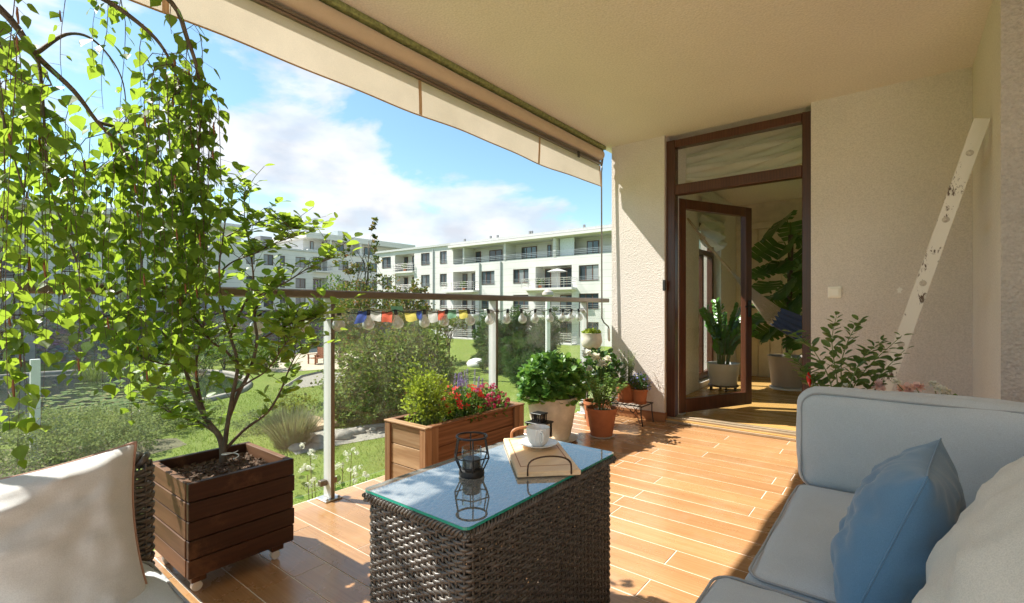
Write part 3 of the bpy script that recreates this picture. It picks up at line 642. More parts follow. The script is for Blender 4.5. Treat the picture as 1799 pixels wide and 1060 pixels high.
for (c, a, b_, zt, h, sh) in flags:
    ya = at_x(a, 550, FX).y; yb = at_x(b_, 550, FX).y; mb = MB(); vs = []; fs = []; nu = nv = 7; ph = random.random()*6
    for j in range(nv+1):
        for i in range(nu+1):
            s = i/nu; t = j/nv
            vs.append((FX + .006*math.sin(s*6+ph+t*2)*(.3+t), ya+(yb-ya)*s + sh*h*t, zt - .004*math.sin(s*PI) - h*t - .005*math.sin(s*4+ph)*t))
    for j in range(nv):
        for i in range(nu): fs.append((j*(nu+1)+i, j*(nu+1)+i+1, (j+1)*(nu+1)+i+1, (j+1)*(nu+1)+i))
    mb.add(vs, fs).build('flag', FM[c], fg, True)
# ================================================================== furniture and things on the terrace
def frame_m(c, x, y, z):
    """matrix with columns x, y, z at c"""
    m = Matrix((x, y, z)).transposed().to_4x4(); m.translation = Vector(c); return m
def weave(loop, z0, z1, pitch=0.0125, step=0.026, amp=0.0042, r=(0.0062, 0.0046), closed=True, sec=6, sub=5, jig=0.0006):
    """strands woven round upright stakes along a plan path; returns verts, quad faces"""
    P = np.array(loop, float); Q = np.roll(P, -1, 0) if closed else P[1:]
    A = P if closed else P[:-1]
    seg = np.linalg.norm(Q - A, axis=1); cum = np.concatenate([[0], np.cumsum(seg)]); Lt = cum[-1]
    ns = int(round(Lt / step)); ns += ns % 2
    m = ns * sub; s = np.linspace(0, Lt, m, endpoint=False) if closed else np.linspace(0, Lt, m)
    idx = np.clip(np.searchsorted(cum, s, side='right') - 1, 0, len(seg) - 1); t = (s - cum[idx]) / seg[idx]
    pts = A[idx] * (1 - t[:, None]) + Q[idx] * t[:, None]
    tang = (np.roll(pts, -1, 0) - np.roll(pts, 1, 0)) if closed else np.gradient(pts, axis=0)
    tang /= np.linalg.norm(tang, axis=1)[:, None] + 1e-9
    nrm = np.stack([tang[:, 1], -tang[:, 0]], 1)
    V = []; F = []; b = 0; rows = int((z1 - z0) / pitch)
    ph = PI * np.arange(m) / sub
    for i in range(rows):
        off = amp * np.cos(ph + PI * i) ; z = z0 + pitch * (i + .5) + RNG.uniform(-jig, jig) + 0.0022 * np.sin(ph / 2 + i * 0.9)
        ring = []
        for k in range(sec):
            a = 2 * PI * k / sec
            o = off + r[1] * math.cos(a)
            ring.append(np.concatenate([pts + nrm * o[:, None], (z + r[0] * math.sin(a))[:, None]], 1))
        R_ = np.stack(ring, 1).reshape(-1, 3); V.append(R_)
        ii = np.arange(m if closed else m - 1); jj = (ii + 1) % m
        for k in range(sec):
            k2 = (k + 1) % sec; F.append(np.stack([ii*sec+k, ii*sec+k2, jj*sec+k2, jj*sec+k], 1) + b)
        b += m * sec
    # stakes
    st = pts[::sub]
    return np.concatenate(V), np.concatenate(F), st
def rrect(x0, x1, y0, y1, r, n=5):
    out = []
    for (cx, cy, a0) in ((x1-r, y1-r, 0), (x0+r, y1-r, 90), (x0+r, y0+r, 180), (x1-r, y0+r, 270)):
        for k in range(n + 1):
            a = math.radians(a0 + 90*k/n); out.append((cx + r*math.cos(a), cy + r*math.sin(a)))
    return out[::-1]
def stakes(st, z0, z1, rad=.0035):
    mb = MB()
    for p in st: mb.tube([(p[0], p[1], z0), (p[0], p[1], z1)], rad, 4, False)
    return mb
def wick(name, loop, z0, z1, parent, closed=True, **kw):
    v, f, st = weave(loop, z0, z1, closed=closed, **kw); b = len(v)
    mb = stakes(st, z0, z1); sv = np.array(mb.v); sf = np.array(mb.f) + b
    o = np_obj(name, np.concatenate([v, sv]), np.concatenate([f, sf]), M['wicker'], parent, True); o['kind'] = 'stuff'; return o

# ---- wicker coffee table with glass top
TX0, TX1, TY0, TY1, TZ = -1.138, -0.748, 0.781, 1.509, 0.555
tb = thing('coffee_table', 'dark wicker coffee table with a glass top in the sun', 'table', ((TX0+TX1)/2, (TY0+TY1)/2, 0))
wick('wicker_side', rrect(TX0+.012, TX1-.012, TY0+.012, TY1-.012, .022), 0.02, TZ-.012, tb, pitch=.0104, step=.022, r=(.0053, .0031), amp=.0031)
wt = MB()  # woven top under the glass
vs_, fs_ = [], []
tv = []; tf = []; b = 0
nrow = int((TX1-TX0-.04)/.0115); m_ = int((TY1-TY0-.03)/.006)
yy = np.linspace(TY0+.015, TY1-.015, m_)
for i in range(nrow):
    x = TX0 + .022 + i*.0115; off = .0035*np.cos(PI*np.arange(m_)/4 + PI*i)
    for k in range(5):
        a = 2*PI*k/5; tv.append(np.stack([np.full(m_, x + .0056*math.cos(a)), yy, TZ-.016 + off + .004*math.sin(a)], 1))
    ii = np.arange(m_-1)
    for k in range(5):
        k2 = (k+1) % 5; tf.append(np.stack([b+k*m_+ii, b+k2*m_+ii, b+k2*m_+ii+1, b+k*m_+ii+1], 1))
    b += 5*m_
o = np_obj('wicker_top', np.concatenate(tv), np.concatenate(tf), M['wicker'], tb, True); o['kind'] = 'stuff'
# braided edge
for (xa, ya, xb, yb) in ((TX0, TY0, TX1, TY0), (TX1, TY0, TX1, TY1), (TX1, TY1, TX0, TY1), (TX0, TY1, TX0, TY0)):
    mb = MB(); L = math.hypot(xb-xa, yb-ya); n = int(L/.006); ux, uy = (xb-xa)/L, (yb-ya)/L; nx, ny = uy, -ux
    for ph in (0, 2*PI/3, 4*PI/3):
        pts = []
        for i in range(n+1):
            s = L*i/n; a = s/.038*2*PI + ph
            pts.append((xa+ux*s - nx*(.012 - .009*math.cos(a)), ya+uy*s - ny*(.012 - .009*math.cos(a)), TZ-.017+.009*math.sin(a)))
        mb.tube(pts, .0044, 6)
    e = mb.build('braided_edge', M['wicker'], tb, True)
MB().box(TX0+.03, TX1-.03, TY0+.03, TY1-.03, TZ-.05, TZ-.035).build('frame', M['black'], tb)
g = rrect(TX0+.002, TX1-.002, TY0+.002, TY1-.002, .016)
N = len(g); mbg = MB(); mbg.add([(x, y, TZ+.005) for x, y in g], [tuple(range(N))[::-1]])
M['tglass'] = glass('table_glass', (0.72, 0.80, 0.79), 1.0, 0.0, 0.30, 5.2)  # pale diffuse share imitates bright cloud reflected in the tabletop
gt = mbg.build('glass_top', M['tglass'], tb)
mbe = MB(); mbe.add([(x, y, TZ+.0045) for x, y in g] + [(x, y, TZ-.002) for x, y in g], [(k, (k+1) % N, N+(k+1) % N, N+k) for k in range(N)])
mbe.build('glass_edge', M['glassedge'], gt, True)
ZT = TZ + .0065

# ---- things on the table
c = Vector((-0.977, 1.042, ZT))
ln = thing('candle_lantern', 'black geometric wire candle holder on the glass tabletop', 'candle holder', c)
MB().lathe([(.036, 0), (.038, .004), (.036, .016), (.030, .02), (.030, .022), (0.001, .023)], c, 24).build('base', M['black'], ln, 'auto')
wr = MB(); n6 = 6
R1, Z1, R2, Z2, R0 = .055, .055, .044, .112, .034
hexa = [(c.x+R1*math.cos(2*PI*k/n6+.3), c.y+R1*math.sin(2*PI*k/n6+.3), c.z+Z1) for k in range(n6)]
top = [(c.x+R2*math.cos(2*PI*k/40), c.y+R2*math.sin(2*PI*k/40), c.z+Z2) for k in range(40)]
wr.tube(top, .003, 6, closed=True)
for k in range(n6):
    a = 2*PI*k/n6+.3
    wr.tube([(c.x+R0*math.cos(a), c.y+R0*math.sin(a), c.z+.012), hexa[k], (c.x+R2*math.cos(a), c.y+R2*math.sin(a), c.z+Z2)], .0022, 5)
    wr.tube([hexa[k], hexa[(k+1) % n6]], .0020, 5)
wr.build('wire_frame', M['black'], ln)
MB().lathe([(.029, .023), (.029, .080), (.0278, .080), (.0278, .024)], c, 24, cap0=False).build('glass_cup', M['wglass'], ln, True)
MB().lathe([(.0255, .0235), (.0255, .046), (.024, .049), (.001, .047)], c, 24).build('candle', M['candle'], ln, 'auto')

bF = Vector((-1.12, 1.362, ZT)); e1 = Vector((.265, -.261, 0)).normalized(); e2 = Vector((e1.y*-1, e1.x, 0)); BL, BW = .372, .188
bc = bF + e1*BL/2 + e2*BW/2
Mt = frame_m(bF, e2, e1, Vector((0, 0, 1)))      # local x across, y along the board
Mt = Matrix.Translation(bF) @ Matrix(((e2.x, e1.x, 0), (e2.y, e1.y, 0), (0, 0, 1))).to_4x4()
ty = thing('serving_board', 'pale wooden serving board with arched handles lying across the table', 'serving board', bc)
bd = MB().box(0, BW, 0, BL, 0, .0155, .003)
bo = bd.xform(Mt).build('board', M['board'], ty)
gr = MB(); gx0, gx1, gy0, gy1 = .016, BW-.016, .016, BL-.05
for a, b, cc, d in ((gx0, gx1, gy0, gy0+.003), (gx0, gx1, gy1-.003, gy1), (gx0, gx0+.003, gy0+.003, gy1-.003), (gx1-.003, gx1, gy0+.003, gy1-.003)):
    gr.box(a, b, cc, d, .0157, .0162)
gr.xform(Mt).build('juice_groove', M['leather'], bo)
for nm, yy_, mt, rr_, hh in (('handle', BL+.003, 'handle', .0026, .060), ('handle', -.004, 'leather', .0055, .052)):
    pts = [(BW*.16, yy_, .006), (BW*.16, yy_, .016)] + [(BW*.5 - BW*.34*math.cos(PI*k/16), yy_, .022 + (hh-.022)*math.sin(PI*k/16)**.6) for k in range(17)] + [(BW*.84, yy_, .016), (BW*.84, yy_, .006)]
    MB().tube(pts, rr_, 6).xform(Mt).build(nm, M[mt], ty, True)
sc_ = at_floor(946, 781, ZT+.024); sc_.z = ZT+.0158
sau = MB().lathe([(.026, 0), (.028, .002), (.050, .009), (.066, .0155), (.067, .0165), (.0655, .0175), (.048, .0115), (.027, .005), (.001, .0045)], sc_, 40).build('saucer', M['porcelain'], smooth=True, origin=sc_)
tag(sau, 'white porcelain saucer under the teacup on the serving board', 'saucer')
cu = sc_ + Vector((0, 0, .0055))
cp = thing('teacup', 'white ribbed porcelain teacup standing on its saucer', 'cup', cu)
rb = lambda i, a: 1 + (.022*math.cos(a*28) if 2 <= i <= 6 else 0)
MB().lathe([(.020, 0), (.022, .002), (.029, .009), (.0345, .02), (.0375, .034), (.039, .048), (.0395, .056), (.0395, .061), (.0385, .0625), (.037, .061), (.036, .048), (.031, .02), (.022, .008), (.001, .007)], cu, 168, rb).build('bowl', M['porcelain'], cp, True)
hd = Vector((.62, -.2, 0)).normalized()
hd = Vector((math.cos(-.65), math.sin(-.65), 0))
MB().tube([cu + hd*x + Vector((0, 0, z)) for x, z in ((.036, .050), (.046, .053), (.055, .049), (.058, .040), (.054, .029), (.045, .021), (.034, .018))], .0042, 8).build('handle', M['porcelain'], cp, True)

# ---- soft furnishings
def rbox(x0, x1, y0, y1, z0, z1, r=.04, puff=(0, 0, 0), n=16, seed=0, rough=.006):
    h = Vector(((x1-x0)/2, (y1-y0)/2, (z1-z0)/2)); cc = Vector(((x0+x1)/2, (y0+y1)/2, (z0+z1)/2))
    V = {}; vs = []; fs = []
    def g(i): 
        t = 2*i/n - 1; return math.copysign(1 - (1-abs(t))**1.6, t)
    def vid(i, j, k):
        q = (i, j, k)
        if q not in V:
            p = Vector((g(i)*h.x, g(j)*h.y, g(k)*h.z))
            inn = Vector((max(-h.x+r, min(h.x-r, p.x)), max(-h.y+r, min(h.y-r, p.y)), max(-h.z+r, min(h.z-r, p.z))))
            d = p - inn; 
            if d.length > 1e-9: p = inn + d.normalized()*r
            u = (p.x/h.x, p.y/h.y, p.z/h.z)
            for a in range(3):
                o1, o2 = [w for w in range(3) if w != a]
                p[a] += math.copysign(1, u[a]) * abs(u[a])**3 * puff[a] * max(0, 1-u[o1]**2) * max(0, 1-u[o2]**2)
            nn = mnoise.noise_vector((p.x*5+seed, p.y*5, p.z*5)); p += nn*rough
            nn = mnoise.noise_vector((p.x*17+seed, p.y*17, p.z*17)); p += nn*rough*.35
            V[q] = len(vs); vs.append(cc + p)
        return V[q]
    for i in range(n):
        for j in range(n):
            for s in (0, n):
                a = [vid(i, j, s), vid(i+1, j, s), vid(i+1, j+1, s), vid(i, j+1, s)]; fs.append(a if s else a[::-1])
                a = [vid(i, s, j), vid(i+1, s, j), vid(i+1, s, j+1), vid(i, s, j+1)]; fs.append(a[::-1] if s else a)
                a = [vid(s, i, j), vid(s, i+1, j), vid(s, i+1, j+1), vid(s, i, j+1)]; fs.append(a if s else a[::-1])
    return MB().add(vs, fs)
def cushion(name, parent, x0, x1, y0, y1, z0, z1, r=.035, puff=(.01, .01, .02), axis=2, seed=0, pos=None):
    cb = rbox(x0, x1, y0, y1, z0, z1, r, puff, 18, seed)
    o = cb.build(name, M['grey'], parent, True)
    q = r*.20; pp = MB(); P = []
    lo = [x0, y0, z0]; hi = [x1, y1, z1]; a1, a2 = [w for w in range(3) if w != axis]
    for side in (lo[axis]+q, hi[axis]-q):
        pts = []
        for (u, v) in rrect(lo[a1]+q, hi[a1]-q, lo[a2]+q, hi[a2]-q, r*1.1, 5):
            p = [0, 0, 0]; p[a1] = u; p[a2] = v; p[axis] = side; pts.append(Vector(p))
        full = []
        for i in range(len(pts)):
            A, B = pts[i], pts[(i+1) % len(pts)]; k = max(1, int((B-A).length/.03))
            for t in range(k):
                p = A.lerp(B, t/k); p += mnoise.noise_vector((p.x*5+seed, p.y*5, p.z*5))*.004; full.append(p)
        pp.tube(full, .0034, 6, closed=True)
    pp.build('piping', M['greypipe'], o, True); return o
def pillow(name, c, right, up, w, h, th, mat, pipe, label, seed=0, n=30, pinch=.07, piping=True, wrk=.010, fold=0):
    right = Vector(right).normalized(); nrm = right.cross(Vector(up)).normalized(); up = nrm.cross(right).normalized(); c = Vector(c)
    def pt(u, v, s):
        x = u*w/2*(1-pinch*(1-v*v)*abs(u)); y = v*h/2*(1-pinch*(1-u*u)*abs(v))
        t = th/2 * max(0, (1-abs(u)**2.6))**.55 * max(0, (1-abs(v)**2.6))**.55
        e = max(abs(u), abs(v)); 
        q = Vector((u*2.2+seed, v*2.2, s*3.0)); wv = mnoise.noise(q*1.2)*1.1 + mnoise.noise(q*2.9)*.55
        # pulls running in from the seam and the corners
        ang = math.atan2(v, u); rays = math.sin(ang*11 + seed*2 + 3*mnoise.noise(q))*max(0, e-.45)*1.1
        t = t*(1 + .10*wv) + (wrk*rays + wrk*.8*wv)*(1-e**6)
        if t < 0: t = 0
        y += -.012*h*math.cos(u*2.0)*(.5+.5*v)
        return c + right*x + up*y + nrm*(s*t)
    vs = []; fs = []; ids = {}
    G = [math.copysign(1-(1-abs(2*i/n-1))**1.35, 2*i/n-1) for i in range(n+1)]
    for s in (1, -1):
        for j in range(n+1):
            for i in range(n+1):
                edge = i in (0, n) or j in (0, n)
                key = (i, j, 0 if edge else s)
                if key not in ids: ids[key] = len(vs); vs.append(pt(G[i], G[j], s))
        for j in range(n):
            for i in range(n):
                q = []
                for (a, b) in ((i, j), (i+1, j), (i+1, j+1), (i, j+1)):
                    q.append(ids[(a, b, 0 if (a in (0, n) or b in (0, n)) else s)])
                fs.append(q if s > 0 else q[::-1])
    lo = min(v.z for v in vs)
    t = thing(name, label, 'pillow', (c.x, c.y, lo))
    co = MB().add(vs, fs).build('cover', M[mat], t, True)
    edge = [(i, 0) for i in range(n)] + [(n, j) for j in range(n)] + [(i, n) for i in range(n, 0, -1)] + [(0, j) for j in range(n, 0, -1)]
    MB().tube([vs[ids[(a, b, 0)]] for a, b in edge], .0045 if piping else .002, 6, closed=True).build('piping' if piping else 'seam', M[pipe], t, True)
    return t

# grey corner sofa
sf = thing('corner_sofa', 'wicker corner sofa with pale grey cushions against the pebbledash wall', 'sofa', (0.1, 1.6, 0))
cushion('seat_cushion', sf, -.29, .50, 1.235, 2.02, .29, .425, .038, (.006, .006, .018), 2, 1)
cushion('seat_cushion', sf, -.345, .36, .46, 1.215, .29, .432, .045, (.006, .006, .018), 2, 2)
bcu = cushion('back_cushion', sf, -.285, .60, 2.005, 2.17, .40, .755, .05, (.012, .035, .010), 1, 3)
for pv in (bcu,): pass
cushion('back_cushion', sf, .24, .40, .50, 1.55, .40, .735, .05, (.03, .012, .012), 0, 4)
wick('wicker_base', rrect(-.28, .60, .47, 2.28, .03), .03, .275, sf, pitch=.014, step=.03)
MB().box(-.26, .58, .49, 2.26, .255, .288).build('seat_frame', M['black'], sf)
wick('wicker_back', [(-.29, 2.19), (.60, 2.19), (.60, 2.27), (-.29, 2.27)][::-1], .27, .665, sf, pitch=.014, step=.03)
wick('wicker_back', rrect(.415, .49, .45, 1.98, .02), .27, .70, sf, pitch=.014, step=.026)

pillow('throw_pillow', (-.005, 1.335, .572), (.10, .99, .0), (.34, -.05, .94), .36, .365, .17, 'blue', 'blue', 'crumpled blue velvet cushion on the grey corner sofa', 3, 40, .06, False, .010)
pillow('throw_pillow', (.18, 1.06, .655), (.10, .99, .0), (.42, -.05, .90), .52, .52, .22, 'beige', 'beige', 'plump beige linen cushion leaning behind the blue one', 8, 40, .06, False, .008)

# armchair on the left
ac = thing('wicker_armchair', 'wicker armchair with grey seat cushion beside the dark planter box', 'armchair', (-1.45, 0.1, 0))
wick('wicker_back', rrect(-1.745, -1.645, -.30, .455, .04), .05, .612, ac, pitch=.0125, step=.026)
bt = MB()
for ph in (0, 2*PI/3, 4*PI/3):
    bt.tube([(-1.695 + .03*math.cos(s*60+ph), -.29 + .735*s, .617 + .012*math.sin(s*60+ph)) for s in np.linspace(0, 1, 120)], .009, 6)
bt.build('braided_edge', M['wicker'], ac, True)
wick('wicker_base', rrect(-1.64, -1.13, -.29, .44, .03), .03, .265, ac, pitch=.014, step=.03)
MB().box(-1.63, -1.15, -.27, .42, .25, .272).build('seat_frame', M['black'], ac)
cushion('seat_cushion', ac, -1.60, -1.115, -.30, .425, .273, .385, .05, (.006, .006, .016), 2, 5)
pillow('throw_pillow', (-1.49, .125, .495), (.12, .99, .05), (-.42, .05, .90), .52, .42, .25, 'cream', 'pinkpipe', 'cream cushion with tan piping propped on the wicker armchair', 5, 40, .09, True, .021)

# ---- dark planter box on castors
px0, px1, py0, py1, pz0, pz1 = -2.405, -1.985, .645, 1.03, .075, .42
pb = thing('planter_box', 'dark brown square wooden planter box on castors beside the armchair', 'planter', ((px0+px1)/2, (py0+py1)/2, 0))
bh = (pz1-pz0)/5
for i in range(5):
    z0 = pz0 + i*bh; z1 = z0 + bh - .003
    d = .004*(i % 2) + random.uniform(0, .003)
    MB().box(px1-.024, px1-.0005+d*.4, py0+.0005, py1+d, z0, z1, .0025).build('board', M['plwood'], pb)
    MB().box(px0, px0+.024, py0+.0005, py1+d, z0, z1, .0025).build('board', M['plwood'], pb)
    MB().box(px0+.0245, px1-.0245, py0-.001-d*.4, py0+.023, z0, z1, .0025).build('board', M['plwood_sunlit'], pb)
    MB().box(px0+.0245, px1-.0245, py1-.023, py1, z0, z1, .0025).build('board', M['plwood_sunlit'], pb)
for sx, sy in ((0, 0), (0, 1), (1, 0), (1, 1)):
    x = px0+.03 if not sx else px1-.08; y = py0+.02 if not sy else py1-.075
    ft = MB().box(x, x+.05, y, y+.05, .042, .0745, .002).build('foot', M['plwood'], pb)
    MB().tube([(x+.012, y+.025, .0185), (x+.032, y+.025, .0185)], .018, 14).tube([(x+.022, y+.025, .03), (x+.022, y+.025, .045)], .008, 8).build('castor', M['whitepot'], ft, 'auto')
MB().box(px0+.025, px1-.025, py0+.025, py1-.025, pz0+.01, pz1-.055).build('soil', M['soil'], pb)
ch = MB(); rr = random.Random(3)
for i in range(900):
    x = rr.uniform(px0+.035, px1-.035); y = rr.uniform(py0+.035, py1-.035); s = rr.uniform(.006, .016)
    Mx = Matrix.Translation((x, y, pz1-.052+rr.uniform(0, .012))) @ Matrix.Rotation(rr.uniform(0, 6.3), 4, 'Z') @ Matrix.Rotation(rr.uniform(-.6, .6), 4, 'X') @ Matrix.Rotation(rr.uniform(-.6, .6), 4, 'Y')
    b0 = len(ch.v); ch.box(-s, s, -s*.5, s*.5, -.002, .002); ch.xform(Mx, b0)
o = ch.build('bark_mulch', M['chip'], pb); o['kind'] = 'stuff'

# ---- flower trough
tx0, tx1, ty0, ty1, tz1 = -2.395, -2.035, 1.80, 2.70, .385
tr = thing('flower_trough', 'long reddish wooden flower trough in front of the glass railing', 'planter', ((tx0+tx1)/2, (ty0+ty1)/2, 0))
for x in (tx0, tx1-.05):
    for y in (ty0, ty1-.05): MB().box(x, x+.05, y, y+.05, .0005, tz1-.012, .003).build('post', M['trwoodz'], tr)
for x in (tx0+.0, tx1-.05):
    for y in (ty0+.052, ty1-.102):
        if x == tx0: continue
        MB().box(tx1-.02, tx1-.001, y, y+.05, .0005, tz1-.012, .003).build('batten', M['trwoodz'], tr)
hh = (tz1-.032)/3
for i in range(3):
    z0 = .02+i*hh
    MB().box(tx1-.036, tx1-.0185, ty0+.051, ty1-.051, z0, z0+hh-.004, .002).build('board', M['trwood'], tr)
    MB().box(tx0+.012, tx0+.03, ty0+.051, ty1-.051, z0, z0+hh-.004, .002).build('board', M['trwood'], tr)
    MB().box(tx0+.051, tx1-.051, ty0+.010, ty0+.028, z0, z0+hh-.004, .002).build('board', M['trwoodx'], tr)
    MB().box(tx0+.051, tx1-.051, ty1-.028, ty1-.010, z0, z0+hh-.004, .002).build('board', M['trwoodx'], tr)
zt = tz1-.011
MB().box(tx0-.004, tx1+.004, ty0-.004, ty0+.046, zt, tz1, .003).build('rim_board', M['trwoodx'], tr)
MB().box(tx0-.004, tx1+.004, ty1-.046, ty1+.004, zt, tz1, .003).build('rim_board', M['trwoodx'], tr)
MB().box(tx0-.004, tx0+.042, ty0+.0465, ty1-.0465, zt, tz1, .003).build('rim_board', M['trwood'], tr)
MB().box(tx1-.042, tx1+.004, ty0+.0465, ty1-.0465, zt, tz1, .003).build('rim_board', M['trwood'], tr)
MB().box(tx0+.031, tx1-.037, ty0+.029, ty1-.029, .05, tz1-.05).build('soil', M['soil'], tr)

# ---- small black lantern house by the pots
c = Vector((-2.02, 2.86, 0))
lh = thing('metal_lantern', 'small black metal lantern standing next to the flower trough', 'lantern', c)
MB().box(c.x-.075, c.x+.075, c.y-.075, c.y+.075, .22, .232, .002).build('roof_plate', M['black'], lh)
MB().box(c.x-.07, c.x+.07, c.y-.07, c.y+.07, .0005, .015, .002).build('base', M['black'], lh)
for sx in (-1, 1):
    for sy in (-1, 1): MB().box(c.x+sx*.06-.006, c.x+sx*.06+.006, c.y+sy*.06-.006, c.y+sy*.06+.006, .0155, .2195).build('corner_bar', M['black'], lh)
q = MB().box(c.x-.042, c.x+.042, c.y-.042, c.y+.042, .2325, .238).box(c.x-.045, c.x+.045, c.y-.045, c.y+.045, .285, .295, .002)
for k in range(5):
    for l in range(5):
        if k in (0, 4) or l in (0, 4):
            x = c.x-.036+.018*k; y = c.y-.036+.018*l; q.box(x-.003, x+.003, y-.003, y+.003, .2385, .2845)
q.build('chimney_cap', M['black'], lh)
MB().box(c.x-.058, c.x+.058, c.y-.0605, c.y-.0585, .016, .219).box(c.x+.0585, c.x+.0605, c.y-.058, c.y+.058, .016, .219).build('pane', M['wglass'], lh)

# ---- ladder against the wall: two chipped white stiles and round rungs
m, nt, b = new_mat('chipped_paint'); v = coords(nt)
n1 = nz(nt, coords(nt, (1, 1, .4)), 48, 7, .8); n2 = nz(nt, v, 5, 3, .6)
f = nt.nodes.new('ShaderNodeMath'); f.operation = 'MULTIPLY'; lk(nt, n1, f.inputs[0]); lk(nt, n2, f.inputs[1])
lk(nt, mixc(nt, ramp(nt, f.outputs[0], [(.31, (0,0,0)), (.335, (1,1,1))]).outputs[0], (.74, .70, .62), (.10, .06, .035)), b.inputs['Base Color']); b.inputs['Roughness'].default_value = .7
bump(nt, b, n1, .3, .002); M['ladder'] = m
M['rungwood'] = plain('rung_end', (.5, .45, .38), .8, var=.3, vscale=60)
A = Vector((-.225, 3.52, 0)); B = Vector((.338, 3.52, 2.03)); U = (B-A).normalized(); Nn = Vector((U.z, 0, -U.x))
ld = thing('wooden_ladder', 'old wooden ladder with chipped white paint leaning on the cream return', 'ladder', (A.x, 3.7, 0))
LL = (B-A).length
for yy_ in (3.50, 3.82):
    Ms = Matrix.Translation((A.x, yy_, A.z)) @ Matrix(((Nn.x, 0, U.x), (0, 1, 0), (Nn.z, 0, U.z))).to_4x4()
    sgm = MB(); ns = 26; vs = []; fs = []
    for i in range(ns+1):
        z = LL*i/ns; w = .031 + .002*mnoise.noise((z*6, yy_, 0))
        for (x, y) in ((-w, 0), (w, 0), (w, .03), (-w, .03)): vs.append((x + .002*mnoise.noise((z*9, x*40, y)), y, max(z, .02*0)))
    for i in range(ns):
        for k in range(4): fs.append((i*4+k, i*4+(k+1) % 4, (i+1)*4+(k+1) % 4, (i+1)*4+k))
    fs += [(3, 2, 1, 0), (ns*4, ns*4+1, ns*4+2, ns*4+3)]
    sgm.add(vs, fs).xform(Ms).build('stile', M['ladder'], ld)
for k in range(6):
    z = .17 + k*.352; p = A + U*z
    r_ = MB().tube([(p.x, 3.531, p.z), (p.x, 3.819, p.z)], .016, 10).build('rung', M['ladder'], ld, 'auto')
    MB().lathe([(.0165, -.0005), (.0165, .0015), (.014, .003), (.002, .0032)], n=14).xform(Matrix.Translation((p.x, 3.5005, p.z)) @ Matrix.Rotation(PI/2, 4, 'X')).build('rung_end', M['rungwood'], r_, 'auto')

# ---- hammock in the room
h0 = at_x(1209, 385, -1.93); h1 = at_y(1284, 476, 5.74); h2 = at_y(1363, 558, 5.62); h3 = Vector((-.1, 5.1, .62))
hm = thing('hammock', 'hammock with tan rope ends and navy cloth slung across the room', 'hammock', (h1.x, h1.y, .6))
def bez(a, b, c, t): return a*(1-t)**2 + b*2*t*(1-t) + c*t*t
MB().tube([h0 + Vector((-.02, 0, .01)), h0, h0.lerp(h1, .5) + Vector((0, 0, -.02)), h1], .014, 8).build('rope', M['rope'], hm, True)
mb = MB()
for t in (.36, .56): 
    p = h0.lerp(h1, t) + Vector((0, 0, -.018)); mb.tube([p + Vector((.02*math.cos(a*2.1), .02*math.sin(a*2.1), .012*math.sin(a*3))) for a in np.linspace(0, 6.28, 14)], .012, 6, closed=True)
mb.build('knot', M['rope'], hm, True)
mb = MB(); mid = h1; e = h2
for k in range(16):
    s = (k/15 - .5); tgt = e + Vector((.10*s, .08*s, .16*s)); mb.tube([mid, mid.lerp(tgt, .5) + Vector((0, 0, -.012)), tgt], .0045, 5)
mb.build('cords', M['rope'], hm, True)
mb = MB(); vs = []; fs = []; nu, nv = 14, 18
for j in range(nv+1):
    t = j/nv; cpt = bez(e, e.lerp(h3, .5) + Vector((0, 0, -.06)), h3, t)
    for i in range(nu+1):
        s = i/nu-.5; w = 1 + .9*t
        vs.append(cpt + Vector((.10*s*w, .08*s*w, .16*s*w + .02*math.sin(i*1.9+t*3))) + Vector((.02*math.cos(i*2.1), .0, 0)))
for j in range(nv):
    for i in range(nu): fs.append((j*(nu+1)+i, j*(nu+1)+i+1, (j+1)*(nu+1)+i+1, (j+1)*(nu+1)+i))
mb.add(vs, fs).build('cloth', M['hblue'], hm, True)
MB().lathe([(.02, 0), (.02, .006), (.006, .01), (.006, .03)], n=10, cap1=True).xform(Matrix.Translation(h0 + Vector((-.02, 0, 0))) @ Matrix.Rotation(PI/2, 4, 'Y')).build('hook', M['steel'], hm)
# ================================================================== plants
def norm(a): return a / (np.linalg.norm(a, axis=-1, keepdims=True) + 1e-9)
# leaf templates: y runs from stalk to tip, z is the upper side
T_BIRCH = (np.array([(0,0,0),(.26,.10,.03),(.43,.30,.06),(.30,.58,.05),(.10,.84,.02),(0,1,-.04),(-.10,.84,.02),(-.30,.58,.05),(-.43,.30,.06),(-.26,.10,.03),(0,.30,0),(0,.62,.0)]),
           [(0,1,2,10),(10,2,3,11),(11,3,4,5),(0,10,8,9),(10,11,7,8),(11,5,6,7)])
T_OVAL = (np.array([(0,0,0),(.22,.18,.04),(.36,.48,.07),(.26,.80,.03),(0,1,-.05),(-.26,.80,.03),(-.36,.48,.07),(-.22,.18,.04),(0,.48,0)]),
          [(0,1,2,8),(8,2,3,4),(0,8,6,7),(8,4,5,6)])
T_MINT = (np.array([(0,0,0),(.28,.3,.05),(.24,.7,.03),(0,1,-.06),(-.24,.7,.03),(-.28,.3,.05),(0,.5,-.01)]), [(0,1,2,6),(6,2,3),(0,6,4,5),(6,3,4)])
T_LANCE = (np.array([(0,0,0),(.13,.35,.03),(.09,.75,.0),(0,1,-.08),(-.09,.75,.0),(-.13,.35,.03)]), [(0,1,2,3),(0,3,4,5)])
T_NEED = (np.array([(-.05,0,0),(.05,0,0),(.03,1,0),(-.03,1,0)]), [(0,1,2,3)])
T_QUAD = (np.array([(0,0,0),(.38,.5,.10),(0,1,0),(-.38,.5,.10)]), [(0,1,2,3)])
